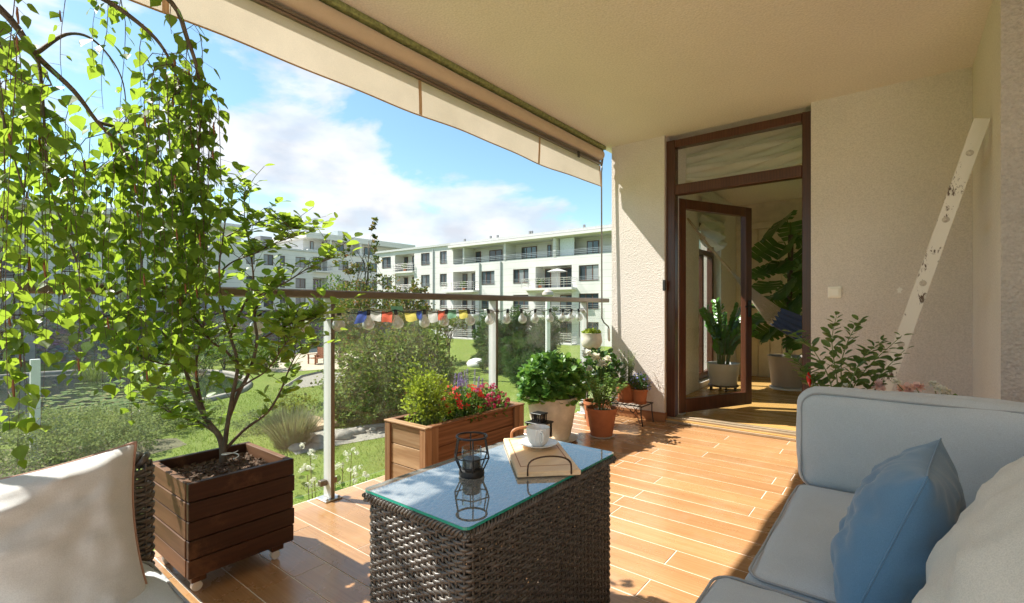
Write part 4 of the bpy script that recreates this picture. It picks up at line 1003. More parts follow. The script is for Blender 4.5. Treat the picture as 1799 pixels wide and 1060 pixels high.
def petal5(n=5, r=.5, cup=.15):
    v = [(0,0,0)]; f = []
    for k in range(n):
        a = 2*PI*k/n
        for da, rr in ((-.42, .75), (0, 1.0), (.42, .75)):
            v.append((r*rr*math.cos(a+da), r*rr*math.sin(a+da), cup*rr))
        f.append((0, 3*k+1, 3*k+2, 3*k+3))
    return (np.array(v), f)
T_FLOW = petal5()
def frames(ax, nm):
    y = norm(ax); x = norm(np.cross(y, nm)); z = np.cross(x, y); return x, y, z
def scatter(T, pos, ax, nm, sc):
    tv, tf = T; x, y, z = frames(ax, nm); sc = np.asarray(sc).reshape(-1, 1, 1)
    v = (tv[None, :, 0:1]*x[:, None] + tv[None, :, 1:2]*y[:, None] + tv[None, :, 2:3]*z[:, None])*sc + pos[:, None]
    return v.reshape(-1, 3), len(tv), tf
def leaf_obj(name, T, pos, ax, nm, sc, mat, parent, kind='stuff'):
    pos = np.asarray(pos, float); v, k, tf = scatter(T, pos, np.asarray(ax, float), np.asarray(nm, float), sc)
    n = len(pos); base = (np.arange(n)*k)[:, None]
    if all(len(q) == 4 for q in tf):
        f = np.concatenate([base + np.array(q)[None] for q in tf])
    else:
        f = [tuple(int(i) for i in r) for q in tf for r in (base + np.array(q)[None])]
    o = np_obj(name, v, f, mat, parent, False)
    if kind: o['kind'] = kind
    return o
def leaf_parts(name, T, pos, ax, nm, sc, mat, parent, maxn=300, rest='foliage'):
    """the leaves that show largest as objects of their own, the rest joined"""
    pos = np.asarray(pos, float); ax = np.asarray(ax, float); nm = np.asarray(nm, float); sc = np.asarray(sc, float)
    d = np.linalg.norm(pos - np.array((0, 0, CAM_H)), axis=1)/sc; order = np.argsort(d)
    near = order[:maxn]; far = order[maxn:]
    me = mesh_only(name, T[0], T[1], mat)
    x, y, z = frames(ax, nm)
    for i in near:
        Mx = Matrix([[x[i][r]*sc[i], y[i][r]*sc[i], z[i][r]*sc[i], pos[i][r]] for r in range(3)] + [[0, 0, 0, 1]])
        inst(name, me, Mx, parent)
    if len(far): leaf_obj(rest, T, pos[far], ax[far], nm[far], sc[far], mat, parent)
def rnd_unit(n):
    return norm(RNG.normal(size=(n, 3)))
def dome(n, c, R, power=.45, zmin=-.25):
    """points through a dome-shaped crown, denser to the outside; returns pos and outward direction"""
    u = rnd_unit(int(n*2.2)); u = u[u[:, 2] > zmin][:n]; r = RNG.random(len(u))**power
    return np.array(c) + u*np.array(R)*r[:, None], u
def smooth_path(pts, n):
    """Catmull-Rom through points"""
    P = [Vector(p) for p in pts]; P = [P[0]*2-P[1]] + P + [P[-1]*2-P[-2]]; out = []
    segs = len(P)-3
    for i in range(n+1):
        t = i/n*segs; k = min(int(t), segs-1); t -= k; a, b, c, d = P[k:k+4]
        out.append(.5*((2*b) + (c-a)*t + (2*a-5*b+4*c-d)*t*t + (3*b-a-3*c+d)*t**3))
    return out

# ------------------------------------------------------------------ weeping birch in a tall pot behind the armchair
BB = Vector((-2.08, -.12, 0))
bi = thing('weeping_birch', 'weeping birch hanging long leafy twigs over the armchair', 'tree', BB)
MB().lathe([(.15, 0), (.155, .01), (.19, .36), (.20, .37), (.20, .40), (.18, .40), (.175, .35)], BB, 28).build('pot', M['greypot'], bi, 'auto')
MB().lathe([(.176, .352), (.001, .352)], BB, 20, cap0=False).build('soil', M['soil'], bi)
top = BB + Vector((.02, .05, 2.12))
MB().tube(smooth_path([BB + Vector((0, 0, .34)), BB + Vector((.03, .02, 1.0)), BB + Vector((-.01, .04, 1.7)), top], 16), [.034 - .0012*i for i in range(17)], 8).build('trunk', M['bark'], bi, True)
rb_ = random.Random(5)
limbs_px = [  # pixel polylines with distance along the view; each limb starts at the trunk
    [(-60, -60, 1.45), (0, 15, 1.5), (62, 95, 1.55), (130, 160, 1.6), (172, 215, 1.66), (215, 260, 1.7), (235, 300, 1.72)],
    [(-40, -120, 1.5), (90, -40, 1.6), (185, 0, 1.72), (255, 50, 1.8), (290, 90, 1.84), (312, 140, 1.88), (322, 200, 1.9)],
    [(-30, -160, 1.45), (180, -60, 1.62), (297, 0, 1.72), (330, 70, 1.76), (348, 130, 1.78), (352, 210, 1.8), (348, 300, 1.8)],
    [(0, 15, 1.5), (62, 95, 1.55), (74, 160, 1.52), (80, 240, 1.5), (92, 340, 1.5), (135, 460, 1.52)],
    [(-70, -60, 1.35), (-30, 60, 1.36), (10, 120, 1.4), (55, 150, 1.42), (90, 150, 1.44)],
    [(62, 95, 1.55), (120, 60, 1.7), (170, 75, 1.9), (215, 140, 2.0), (225, 240, 2.02)],
    [(-50, 0, 1.3), (-10, 150, 1.32), (15, 240, 1.35), (40, 330, 1.36)],
    [(172, 215, 1.66), (220, 230, 1.85), (262, 260, 1.95), (280, 330, 1.98)],
]
limbs = []
for k, pl in enumerate(limbs_px):
    pts = [at_d(*q) for q in pl]
    if k in (0, 1, 2, 4, 6): pts = [top - Vector((0, 0, .12*k % .5))] + pts[1 if k != 6 else 0:]
    pth = smooth_path(pts, 26); limbs.append(pth)
    r0 = .0125 if k < 3 else .007
    MB().tube(pth, [max(.0022, r0*(1-.8*i/26)) for i in range(27)], 6).build('limb', M['bark'], bi, True)
# hanging twigs: (pixel column, start y, end y, distance)
tw = []
def twig_cols(x0, x1, n, ya, yb, ea, eb, d0, d1):
    n = int(n*1.12)
    for i in range(n):
        x = x0 + (x1-x0)*(i+.5)/n + rb_.uniform(-8, 8); tw.append((x, rb_.uniform(ya, yb), rb_.uniform(ea, eb), rb_.uniform(d0, d1)))
twig_cols(-30, 60, 9, 40, 190, 520, 820, 1.28, 1.5)
twig_cols(40, 140, 12, 130, 300, 520, 760, 1.38, 1.7)
twig_cols(120, 240, 17, 200, 330, 500, 700, 1.5, 1.95)
twig_cols(220, 330, 19, 90, 240, 480, 760, 1.6, 2.0)
twig_cols(300, 385, 16, 100, 260, 420, 640, 1.7, 2.0)
tw += [(352, 60, 420, 1.78), (372, 180, 340, 1.8), (298, -20, 60, 1.7), (170, -60, 120, 1.75), (110, -60, 160, 1.6), (215, 10, 230, 1.85), (190, 30, 190, 1.8), (20, -80, 330, 1.34), (0, -50, 400, 1.3), (250, 60, 330, 1.85), (330, 90, 420, 1.82), (285, 100, 560, 1.8)]
P_, A_, N_, S_ = [], [], [], []; stems = MB(); cat = MB()
for (x, y, ye, d) in tw:
    a = at_d(x, y, d); b = at_d(x + rb_.uniform(-14, 14), ye, d)
    # curve: leave the nearest limb, then hang
    near = min((p for L in limbs for p in L), key=lambda p: (p-a).length)
    pts = [a]
    if (near-a).length < .45: pts = [near, near.lerp(a, .6) + Vector((0, 0, .03)), a]
    L = a.z-b.z; n = max(4, int(L/.05)); ph = rb_.uniform(0, 6)
    for i in range(1, n+1):
        t = i/n; pts.append(a.lerp(b, t) + Vector((.012*math.sin(ph+t*5), .012*math.cos(ph*1.3+t*4), 0)))
    stems.tube(pts, [max(.0006, .0015*(1-.6*i/len(pts))) for i in range(len(pts))], 4, False)
    cs = 0; side = 1
    dens = rb_.uniform(.8, 1.15)
    for i in range(1, len(pts)):
        seg = (pts[i]-pts[i-1]); m = seg.length; s = cs
        while s < m:
            if rb_.random() < .9:
                p = pts[i-1] + seg*(s/m); az = rb_.uniform(0, 6.28); side = -side
                out = Vector((math.cos(az), math.sin(az), 0)); size = rb_.choice((.022, .031, .038, .044, .050, .055))*rb_.uniform(.8, 1.15)
                droop = rb_.uniform(.7, 2.2)
                ax_ = (out + Vector((0, 0, -droop))).normalized(); nm_ = (out + Vector((rb_.uniform(-.7, .7), rb_.uniform(-.7, .7), rb_.uniform(-.2, .6)))).normalized()
                st_ = p + out*rb_.choice((.008, .012, .016, .022, .035)) + Vector((0, 0, rb_.uniform(-.02, .005))); P_.append(st_); A_.append(ax_); N_.append(nm_); S_.append(size)
                stems.tube([p, st_], .0006, 3, False)
                if rb_.random() < .035:
                    q = p + out*.01; cat.tube([q, q + Vector((.002, 0, -.02)), q + Vector((0, .003, -rb_.uniform(.03, .055)))], [.0018, .0036, .0022], 5)
            s += .0275/dens
        cs = s - m
stems.build('twigs', M['twig'], bi)['kind'] = 'stuff'
cat.build('catkins', plain('catkin', (.22, .095, .045), .85), bi)['kind'] = 'stuff'
leaf_parts('leaf', T_BIRCH, P_, A_, N_, S_, M['lf_birch'], bi, 300)

# ------------------------------------------------------------------ small tree in the dark planter
TB = Vector((-2.20, .84, .375))
tr_ = thing('young_tree', 'young round-leaved tree with several thin stems in the dark planter', 'tree', TB)
D0 = float(TB.x*FW[0] + TB.y*FW[1])
def T3(px, py, dd=0): return at_d(px, py, D0+dd)
main = [
    ([(393, 812), (392, 790), (385, 765), (362, 735), (340, 690), (322, 640), (300, 600), (262, 565), (225, 540)], 0, .015),
    ([(393, 805), (397, 770), (402, 735), (410, 690), (418, 640), (405, 590), (392, 540), (385, 480), (392, 420), (402, 350)], -.05, .011),
    ([(402, 735), (420, 690), (438, 655), (452, 600), (448, 555), (462, 520), (505, 495), (545, 470), (588, 452)], .05, .009),
    ([(396, 790), (430, 755), (470, 725), (492, 690), (508, 650), (525, 620), (560, 600)], .10, .007),
    ([(385, 765), (355, 745), (325, 735), (290, 720), (262, 690)], .12, .006),
    ([(362, 735), (350, 690), (345, 640), (355, 590), (362, 530), (350, 470), (362, 410)], .12, .008),
    ([(418, 640), (395, 615), (372, 600), (345, 560), (310, 520)], -.15, .006),
    ([(405, 590), (425, 545), (445, 500), (440, 440), (430, 380), (432, 330)], .0, .006),
    ([(452, 600), (480, 585), (510, 570), (545, 560)], -.12, .005),
    ([(322, 640), (290, 640), (255, 630), (215, 610)], -.1, .005),
    ([(410, 690), (440, 670), (470, 650), (498, 610), (515, 590)], -.2, .005),
    ([(392, 420), (420, 405), (455, 395), (495, 405), (520, 400)], .1, .004),
    ([(340, 690), (310, 690), (275, 680), (240, 660)], .25, .005),
    ([(385, 480), (410, 460), (450, 445), (478, 430), (520, 415)], -.15, .004),
]
P_, A_, N_, S_ = [], [], [], []; tws = MB()
rt = random.Random(9); allp = []
for k, (pl, dd, r0) in enumerate(main):
    n = len(pl); pts = [T3(x, y, dd*(i/(n-1))) for i, (x, y) in enumerate(pl)]
    pth = smooth_path(pts, 30)
    MB().tube(pth, [max(.0016, r0*(1-.85*i/30)) for i in range(31)], 7).build('trunk' if k == 0 else 'branch', M['bark'] if k < 3 else M['twig'], tr_, True)
    for i in range(6 if k < 4 else 3, 31):
        allp.append((pth[i], (pth[i]-pth[i-1]).normalized(), i/30))
def add_leaf(p, out, size):
    ax_ = (out + Vector((rt.uniform(-.4, .4), rt.uniform(-.4, .4), rt.uniform(-.25, .35)))).normalized()
    nm_ = Vector((rt.uniform(-.55, .55), rt.uniform(-.55, .55), 1)).normalized()
    P_.append(p); A_.append(ax_); N_.append(nm_); S_.append(size)
for (p, d, t) in allp:
    if t < .25: continue
    for _ in range(1 if t < .5 else 2):
        if rt.random() < .62:
            az = rt.uniform(0, 6.28); o = Vector((math.cos(az), math.sin(az), rt.uniform(-.1, .7))).normalized(); o = (o + d*.6).normalized()
            L = rt.uniform(.05, .20); q = [p, p + o*L*.5 + Vector((0, 0, .01)), p + o*L]
            tws.tube(q, [.0014, .0011, .0008], 4, False)
            nl = rt.randint(3, 6)
            for m in range(nl):
                tt = .3 + .7*m/(nl-1); pp = q[0].lerp(q[2], tt); az2 = rt.uniform(0, 6.28); sd = Vector((math.cos(az2), math.sin(az2), .1))
                add_leaf(pp, (o*.6 + sd).normalized(), rt.uniform(.032, .060))
    if rt.random() < .25:
        az2 = rt.uniform(0, 6.28); add_leaf(p, Vector((math.cos(az2), math.sin(az2), .2)), rt.uniform(.035, .06))
tws.build('twigs', M['twig'], tr_)['kind'] = 'stuff'
leaf_parts('leaf', T_OVAL, P_, A_, N_, S_, M['lf_mag'], tr_, 300)
MB().tube([T3(405, 800, -.05) + Vector((.03*math.cos(a), .03*math.sin(a), .012*a/3 - .01)) for a in np.linspace(0, 7, 20)], .0022, 5).build('tie_wire', M['whitepot'], tr_, True)

# ------------------------------------------------------------------ generic bushes
def stems_to(pos, base, n, rad=.0018, mat='stem', parent=None, name='stems', spread=.03):
    mb = MB(); idx = RNG.choice(len(pos), min(n, len(pos)), replace=False)
    for i in idx:
        p = Vector(pos[i]); b = Vector(base) + Vector((RNG.uniform(-spread, spread), RNG.uniform(-spread, spread), 0)); m = b.lerp(p, .5) + Vector((0, 0, .12*(p-b).length))
        m.x = b.x + (p.x-b.x)*.4; m.y = b.y + (p.y-b.y)*.4
        mb.tube([b, m, p], [rad*1.5, rad, rad*.6], 4, False)
    o = mb.build(name, M[mat], parent); o['kind'] = 'stuff'; return o
def bushy(parent, base, c, R, n, T, size, mat, upb=.5, name='foliage', power=.45, nst=40, zmin=-.3, whorl=0, spread=.03, stm='stem'):
    pos, out = dome(n, c, R, power, zmin)
    if whorl:   # rosettes: several leaves round each shoot tip
        pos = np.repeat(pos, whorl, 0); out = np.repeat(out, whorl, 0); k = len(pos)
        az = np.tile(np.arange(whorl)*2*PI/whorl, k//whorl) + np.repeat(RNG.random(k//whorl)*6.28, whorl)
        lvl = np.tile((np.arange(whorl) % 3)*.5, k//whorl)
        ax = np.stack([np.cos(az), np.sin(az), .15+.5*lvl], 1) + out*.5
        pos = pos + np.array((0, 0, 1))*(lvl*size*.4)[:, None]
        nm = norm(np.array((0, 0, 1)) + out*.6 + RNG.normal(size=(k, 3))*.25 - ax*.2)
        sc = size*RNG.uniform(.65, 1.2, k)
    else:
        k = len(pos); ax = out + RNG.normal(size=(k, 3))*.6 + np.array((0, 0, upb*.4)); nm = norm(np.array((0, 0, 1.0))*upb + out*.5 + RNG.normal(size=(k, 3))*.45); sc = size*RNG.uniform(.6, 1.25, k)
    o = leaf_obj(name, T, pos, ax, nm, sc, M[mat], parent)
    if nst: stems_to(pos, base, nst, parent=parent, spread=spread, mat=stm)
    return pos, out
def flowers(parent, pts, nrm, size, mat, name='flowers', T=T_FLOW):
    pts = np.asarray(pts); nrm = norm(np.asarray(nrm)); ax = norm(np.cross(nrm, rnd_unit(len(pts)))); 
    return leaf_obj(name, T, pts, ax, nrm, size*RNG.uniform(.75, 1.2, len(pts)), M[mat], parent)

# in the trough
z = tz1-.055
b = Vector((-2.22, 1.98, z)); t = thing('lime_shrub', 'loose lime green leafy plant at the near end of the flower trough', 'plant', b)
bushy(t, b, b + Vector((-.01, .02, .13)), (.15, .16, .20), 1500, T_MINT, .022, 'lf_lime', .4, nst=70, zmin=-.5, spread=.08)
pos, out = dome(260, b + Vector((-.03, -.02, .22)), (.17, .19, .22), .8, .1); leaf_obj('foliage', T_MINT, pos, out + RNG.normal(size=out.shape)*.6, rnd_unit(len(pos)) + np.array((0, 0, .6)), .022*RNG.uniform(.6, 1.2, len(pos)), M['lf_lime'], t); stems_to(pos, b, 60, .0012, 'stem', t)
b = Vector((-2.20, 2.23, z)); t = thing('red_petunia', 'mound of red petunias in the middle of the flower trough', 'flowers', b)
bushy(t, b, b + Vector((.02, 0, .06)), (.15, .16, .14), 1200, T_MINT, .026, 'lf_mid', .5, nst=50, zmin=-.4, spread=.08)
pos, out = dome(44, b + Vector((.02, 0, .08)), (.165, .17, .155), .12, .05); flowers(t, pos, out + np.array((.3, -.3, .3)), .044, 'red')
b = Vector((-2.27, 2.36, z)); t = thing('lavender_sage', 'purple sage spikes standing behind the red petunias', 'flowers', b)
bushy(t, b, b + Vector((0, 0, .05)), (.07, .08, .12), 300, T_LANCE, .04, 'lf_mid', .6, nst=20)
pp = []; pn = []
for k in range(15):
    q = b + Vector((RNG.uniform(-.07, .07), RNG.uniform(-.10, .10), .10)); h = RNG.uniform(.12, .20); lean = Vector((RNG.uniform(-.03, .03), RNG.uniform(-.03, .03), 0))
    for i in range(46):
        u = i/45; a = i*2.4; r = .009*(1-.7*u); pp.append(q + lean*u + Vector((r*math.cos(a), r*math.sin(a), h*(.25+.75*u)))); pn.append((math.cos(a), math.sin(a), .4))
flowers(t, [tuple(p) for p in pp], pn, .010, 'purple', 'flower_spikes')
b = Vector((-2.18, 2.47, z)); t = thing('magenta_verbena', 'dense magenta verbena blooms at the far end of the flower trough', 'flowers', b)
bushy(t, b, b + Vector((.01, 0, .05)), (.14, .14, .12), 800, T_MINT, .024, 'lf_mid', .5, nst=40, zmin=-.4, spread=.08)
cl, co = dome(70, b + Vector((.01, .01, .07)), (.15, .155, .13), .12, .0)
pp = []; pn = []
for c_, o_ in zip(cl, co):
    for k in range(9):
        u = norm(o_ + RNG.normal(size=3)*.55); pp.append(c_ + u*.018); pn.append(u)
flowers(t, pp, pn, .017, 'magenta')

# whitewashed pot with a big mint-like plant
def pot(parent, c, r0, r1, h, mat, rim=.012, band=None):
    c = Vector(c); pr_ = [(r0, 0), (r0*1.01, .004)]
    for i in range(1, 7): u = i/6; pr_.append((r0 + (r1-r0)*u**.8, .004 + (h-rim*2.2)*u))
    pr_ += [(r1+rim*.5, h-rim*2.1), (r1+rim*.55, h), (r1-rim*.4, h), (r1-rim*.8, h-.05)]
    o = MB().lathe(pr_, c, 40).build('pot', M[mat], parent, 'auto')
    MB().lathe([(r1-rim*.7, h-.035), (.001, h-.03)], c, 28, cap0=False).build('soil', M['soil'], parent); return o
def saucer(c, r, mat, label, h=.022):
    c = Vector(c); o = MB().lathe([(r*.86, .0005), (r, h), (r-.006, h), (r*.84, .006), (.001, .006)], c, 36).build('pot_saucer', M[mat], smooth='auto', origin=c); return tag(o, label, 'saucer')
def pot_white(parent, c, r0, r1, h):
    c = Vector(c); pr_ = [(r0, 0)] + [(r0 + (r1-r0)*(i/9)**.75 + .0025*(i % 2), .004 + (h-.03)*i/9) for i in range(10)] + [(r1+.012, h-.025), (r1+.014, h), (r1-.004, h), (r1-.01, h-.06)]
    MB().lathe(pr_, c, 48).build('pot', M['whitewash'], parent, 'auto'); MB().lathe([(r1-.009, h-.04), (.001, h-.035)], c, 28, cap0=False).build('soil', M['soil'], parent)
c = Vector((-2.165, 3.24, .008)); saucer((c.x, c.y, 0), .205, 'whitewash', 'pale round saucer beneath the big whitewashed flowerpot')
t = thing('potted_sedum', 'bushy bright green sedum in a big whitewashed clay pot', 'potted plant', c)
pot_white(t, c, .135, .195, .34)
bushy(t, c + Vector((0, 0, .3)), c + Vector((0, 0, .42)), (.27, .27, .24), 330, T_OVAL, .052, 'lf_mint', .5, nst=80, zmin=-.55, whorl=7, spread=.12, power=.3)
# small terracotta pot with a leafy herb
c = Vector((-1.895, 3.56, .012)); saucer((c.x, c.y, 0), .105, 'whitepot', 'white plastic saucer under the terracotta herb pot', .016)
t = thing('potted_herb', 'upright leafy herb in a plain terracotta pot on the tiles', 'potted plant', c)
pot(t, c, .085, .118, .225, 'terra')
pp, aa, nn, ss = [], [], [], []; mb = MB()
for k in range(20):
    az = RNG.uniform(0, 6.28); r = RNG.uniform(0, .05); q0 = c + Vector((r*math.cos(az), r*math.sin(az), .19)); h = RNG.uniform(.14, .33); q1 = q0 + Vector((.20*math.cos(az)*RNG.uniform(.2, 1), .20*math.sin(az)*RNG.uniform(.2, 1), h))
    mb.tube([q0, q0.lerp(q1, .5) + Vector((0, 0, .03)), q1], [.0028, .002, .0012], 5, False)
    for i in range(16):
        u = .18 + .82*i/15; p = q0.lerp(q1, u) + Vector((0, 0, .06*u*(1-u)*2))
        for s in (0, PI):
            a = i*1.57 + s + az; pp.append(p); aa.append((math.cos(a), math.sin(a), .25)); nn.append((RNG.normal()*.3, RNG.normal()*.3, 1)); ss.append(RNG.uniform(.022, .036))
mb.build('stems', M['stem'], t)['kind'] = 'stuff'
leaf_obj('foliage', T_MINT, [tuple(p) for p in pp], aa, nn, ss, M['lf_mid'], t)
gv = MB()
for i in range(120):
    a, r = RNG.uniform(0, 6.28), .095*RNG.random()**.5; p = c + Vector((r*math.cos(a), r*math.sin(a), .196)); s = RNG.uniform(.003, .006); gv.box(p.x-s, p.x+s, p.y-s, p.y+s, p.z-.002, p.z+s)
gv.build('gravel', M['whitewash'], t)['kind'] = 'stuff'

# wrought iron stand by the wall with two terracotta pots
sx0, sx1, sy0, sy1, sz = -2.27, -1.765, 4.06, 4.30, .175
st = thing('plant_stand', 'low black wrought iron plant stand against the stucco wall', 'plant stand', ((sx0+sx1)/2, (sy0+sy1)/2, 0))
mb = MB(); 
for y in (sy0, sy1): mb.tube([(sx0, y, sz), (sx1, y, sz)], .006, 6)
for x in (sx0, sx1): mb.tube([(x, sy0, sz), (x, sy1, sz)], .006, 6)
for i in range(1, 12): x = sx0 + (sx1-sx0)*i/12; mb.tube([(x, sy0, sz), (x, sy1, sz)], .003, 5)
mb.build('rack', M['black'], st)
for x in (sx0+.01, sx1-.01):
    for y in (sy0, sy1): MB().tube([(x, y, sz), (x, y, .1), (x + (.015 if x > -2 else -.015), y, .002)], .0055, 6).build('leg', M['black'], st)
def scroll(cx, cy, cz, s, d): return [(cx + d*(s*(.15+.85*u)*math.cos(u*7.5)), cy, cz + s*(.15+.85*u)*math.sin(u*7.5)) for u in np.linspace(0, 1, 22)]
for k in range(3):
    x = sx0 + .09 + k*.16
    MB().tube(scroll(x, sy0, sz-.04, .032, 1), .0028, 5).build('scroll', M['black'], st); MB().tube(scroll(x+.065, sy0, sz-.04, .032, -1), .0028, 5).build('scroll', M['black'], st)
for x, d in ((sx1-.015, -1), (sx0+.015, 1)): MB().tube([(x, sy0, .02), (x+d*.03, sy0, .08), (x+d*.09, sy0, .13), (x+d*.16, sy0, sz-.006)], .003, 5).build('brace', M['black'], st)
def on_stand(x, y, r0, r1, h, nm, label, sauc):
    saucer((x, y, sz+.006), r0*1.28, 'terra', sauc, .018); t = thing(nm, label, 'potted plant', (x, y, sz+.013)); pot(t, (x, y, sz+.013), r0, r1, h, 'terra', .010); return t, Vector((x, y, sz+.013+h))
t, q = on_stand(-1.965, 4.18, .075, .095, .17, 'potted_rosemary', 'wispy rosemary in the wider terracotta pot on the iron stand', 'terracotta saucer under the rosemary pot')
mb = MB(); pp, aa, nn, ss = [], [], [], []
for k in range(40):
    az = RNG.uniform(0, 6.28); h = RNG.uniform(.12, .30); sp = RNG.uniform(.02, .12); q1 = q + Vector((sp*math.cos(az), sp*math.sin(az), h)); q0 = q + Vector((.03*math.cos(az), .03*math.sin(az), -.04)); q1.y = min(q1.y, 4.335); mb.tube([q0, q0.lerp(q1, .5) + Vector((0, 0, .02)), q1], .0012, 4, False)
    for i in range(34):
        u = .1+.9*i/33; a = i*2.4; pp.append(tuple(q0.lerp(q1, u) + Vector((0, 0, .04*u*(1-u)*2)))); aa.append((math.cos(a), math.sin(a), .8)); nn.append((-math.cos(a), -math.sin(a), .8)); ss.append(RNG.uniform(.016, .026))
mb.build('stems', M['stem'], t)['kind'] = 'stuff'; leaf_obj('foliage', T_LANCE, pp, aa, nn, ss, M['lf_rosem'], t)
t, q = on_stand(-1.835, 4.17, .052, .068, .125, 'potted_lobelia', 'blue flowering lobelia in the small terracotta pot on the iron stand', 'terracotta saucer under the lobelia pot')
pos, out = bushy(t, q, q + Vector((0, -.01, .03)), (.095, .10, .11), 700, T_MINT, .018, 'lf_dark', .5, nst=30)
pos, out = dome(80, q + Vector((.01, -.01, .035)), (.115, .115, .125), .2, -.2); flowers(t, pos, out, .018, 'bluefl')
# white peony-like flowers behind the sedum, in a pot on the stand's end
c = Vector((-2.17, 4.00, .0)); c = Vector((-2.10, 3.86, .001)); t = thing('potted_peony', 'white double flowers with glossy leaves between sedum and rosemary', 'potted plant', c)
pot(t, c, .09, .115, .22, 'terra')
bushy(t, c + Vector((0, 0, .2)), c + Vector((.02, .02, .42)), (.19, .18, .25), 520, T_OVAL, .05, 'lf_dark', .5, nst=50, zmin=-.4)
mb = MB()
for (px_, py_, s) in ((1030, 622, .05), (1046, 628, .055), (1058, 640, .05), (1018, 640, .04), (1036, 648, .035), (1068, 632, .04)):
    p = at_d(px_, py_, 4.05 + RNG.uniform(-.05, .05)); pts, out = dome(46, p, (s, s, s*.8), .5, -.5)
    leaf_obj('bloom', T_OVAL, p.to_tuple() + (pts-np.array(p))*.3, out + RNG.normal(size=out.shape)*.2, np.array((0, 0, 1)) - out*.6 + RNG.normal(size=out.shape)*.2, s*.8*RNG.uniform(.7, 1.1, len(pts)), M['white_p'], t, None)
    MB().tube([c + Vector((0, 0, .2)), (c.lerp(p, .5)) + Vector((0, 0, .05)), p], .002, 5, False).build('stem', M['stem'], t)
# cream bowl on a slender black stand at the corner
c = Vector((-2.30, 4.12, 0)); ts = thing('plant_stool', 'tall thin black plant stool in the corner by the glass', 'plant stand', c)
mb = MB(); mb.tube([(c.x+.07*math.cos(a), c.y+.07*math.sin(a), .652) for a in np.linspace(0, 2*PI, 24, endpoint=False)], .005, 6, closed=True); mb.tube([(c.x-.07, c.y, .652), (c.x+.07, c.y, .652)], .004, 5); mb.tube([(c.x, c.y-.07, .652), (c.x, c.y+.07, .652)], .004, 5); mb.build('ring', M['black'], ts)
for k in range(3):
    a = k*2.094+.4; MB().tube([(c.x+.07*math.cos(a), c.y+.07*math.sin(a), .65), (c.x+.10*math.cos(a), c.y+.10*math.sin(a), .002)], .005, 6).build('leg', M['black'], ts)
q = c + Vector((0, 0, .657)); t = thing('potted_succulent', 'low green succulent in a cream round pot on the tall stool', 'potted plant', q)
MB().lathe([(.06, 0), (.085, .02), (.10, .06), (.098, .10), (.092, .135), (.096, .145), (.088, .146), (.084, .11)], q, 36).build('pot', M['whitewash'], t, 'auto'); MB().lathe([(.086, .12), (.001, .125)], q, 20, cap0=False).build('soil', M['soil'], t)
bushy(t, q + Vector((0, 0, .12)), q + Vector((0, 0, .135)), (.08, .08, .05), 220, T_OVAL, .024, 'lf_lime', .5, nst=0, zmin=0)

# ------------------------------------------------------------------ behind the sofa
c = Vector((-.12, 2.62, 0)); t = thing('pepper_plant', 'leafy chilli plant with one red pepper behind the sofa back', 'potted plant', c)
pot(t, c, .12, .16, .36, 'terra')
sh = [[(1470, 720), (1455, 660), (1425, 610), (1395, 585)], [(1480, 720), (1470, 660), (1462, 600), (1470, 555)], [(1490, 720), (1478, 650), (1490, 600), (1510, 565)], [(1490, 720), (1500, 680), (1530, 640), (1585, 590)], [(1475, 720), (1440, 690), (1415, 650), (1390, 625)], [(1495, 730), (1520, 690), (1545, 660), (1590, 615)], [(1480, 720), (1450, 690), (1430, 670), (1412, 655)], [(1485, 720), (1500, 660), (1520, 625), (1550, 600)]]
P_, A_, N_, S_ = [], [], [], []; rp = random.Random(4)
for k, pl in enumerate(sh):
    dep = 2.12 + rp.uniform(-.14, .12); pth = smooth_path([c + Vector((rp.uniform(-.04, .04), rp.uniform(-.04, .04), .33))] + [at_d(x, y, dep) for x, y in pl], 26)
    MB().tube(pth, [.0042*(1-.75*i/26) for i in range(27)], 6).build('stem', M['stem'], t, True)
    for i in range(6, 27):
        d = (pth[i]-pth[i-1]).normalized(); a = i*2.2+k
        for s in ((0, PI) if i > 12 else (0,)):
            sd = Vector((math.cos(a+s), math.sin(a+s), .25)); ax_ = (sd + d*.5 + Vector((0, 0, rp.uniform(-.5, .2)))).normalized()
            P_.append(pth[i] + ax_*.008); A_.append(ax_); N_.append((rp.uniform(-.5, .3), rp.uniform(-.8, .2), 1)); S_.append(rp.uniform(.034, .062)*(1 if i < 22 else .75))
T_PEP = (T_OVAL[0]*np.array((.78, 1, 1)), T_OVAL[1])
leaf_parts('leaf', T_PEP, P_, A_, N_, S_, leaf('pepper_leaf', (.085, .16, .05), (.25, .38, .08), .35, .38, .25, 3), t, 300)
p = at_d(1421, 662, 2.1); MB().tube([p + Vector((0, 0, .02)), p, p + Vector((.002, 0, -.02)), p + Vector((.005, .002, -.045))], [.002, .010, .009, .001], 8).build('pepper', M['pepper'], t, True)
c = Vector((.17, 2.60, 0)); t = thing('pink_rose', 'low rose with pale pink blooms peeping over the sofa back', 'potted plant', c)
pot(t, c, .12, .16, .42, 'terra')
pos, out = dome(260, c + Vector((0, 0, .52)), (.30, .16, .15), .5, -.3); leaf_obj('foliage', T_OVAL, pos, out + RNG.normal(size=out.shape)*.5, RNG.normal(size=out.shape)*.4 + np.array((0, -.4, 1)), .045*RNG.uniform(.7, 1.2, len(pos)), M['lf_mid'], t); stems_to(pos, c + Vector((0, 0, .38)), 50, .0015, 'stem', t)
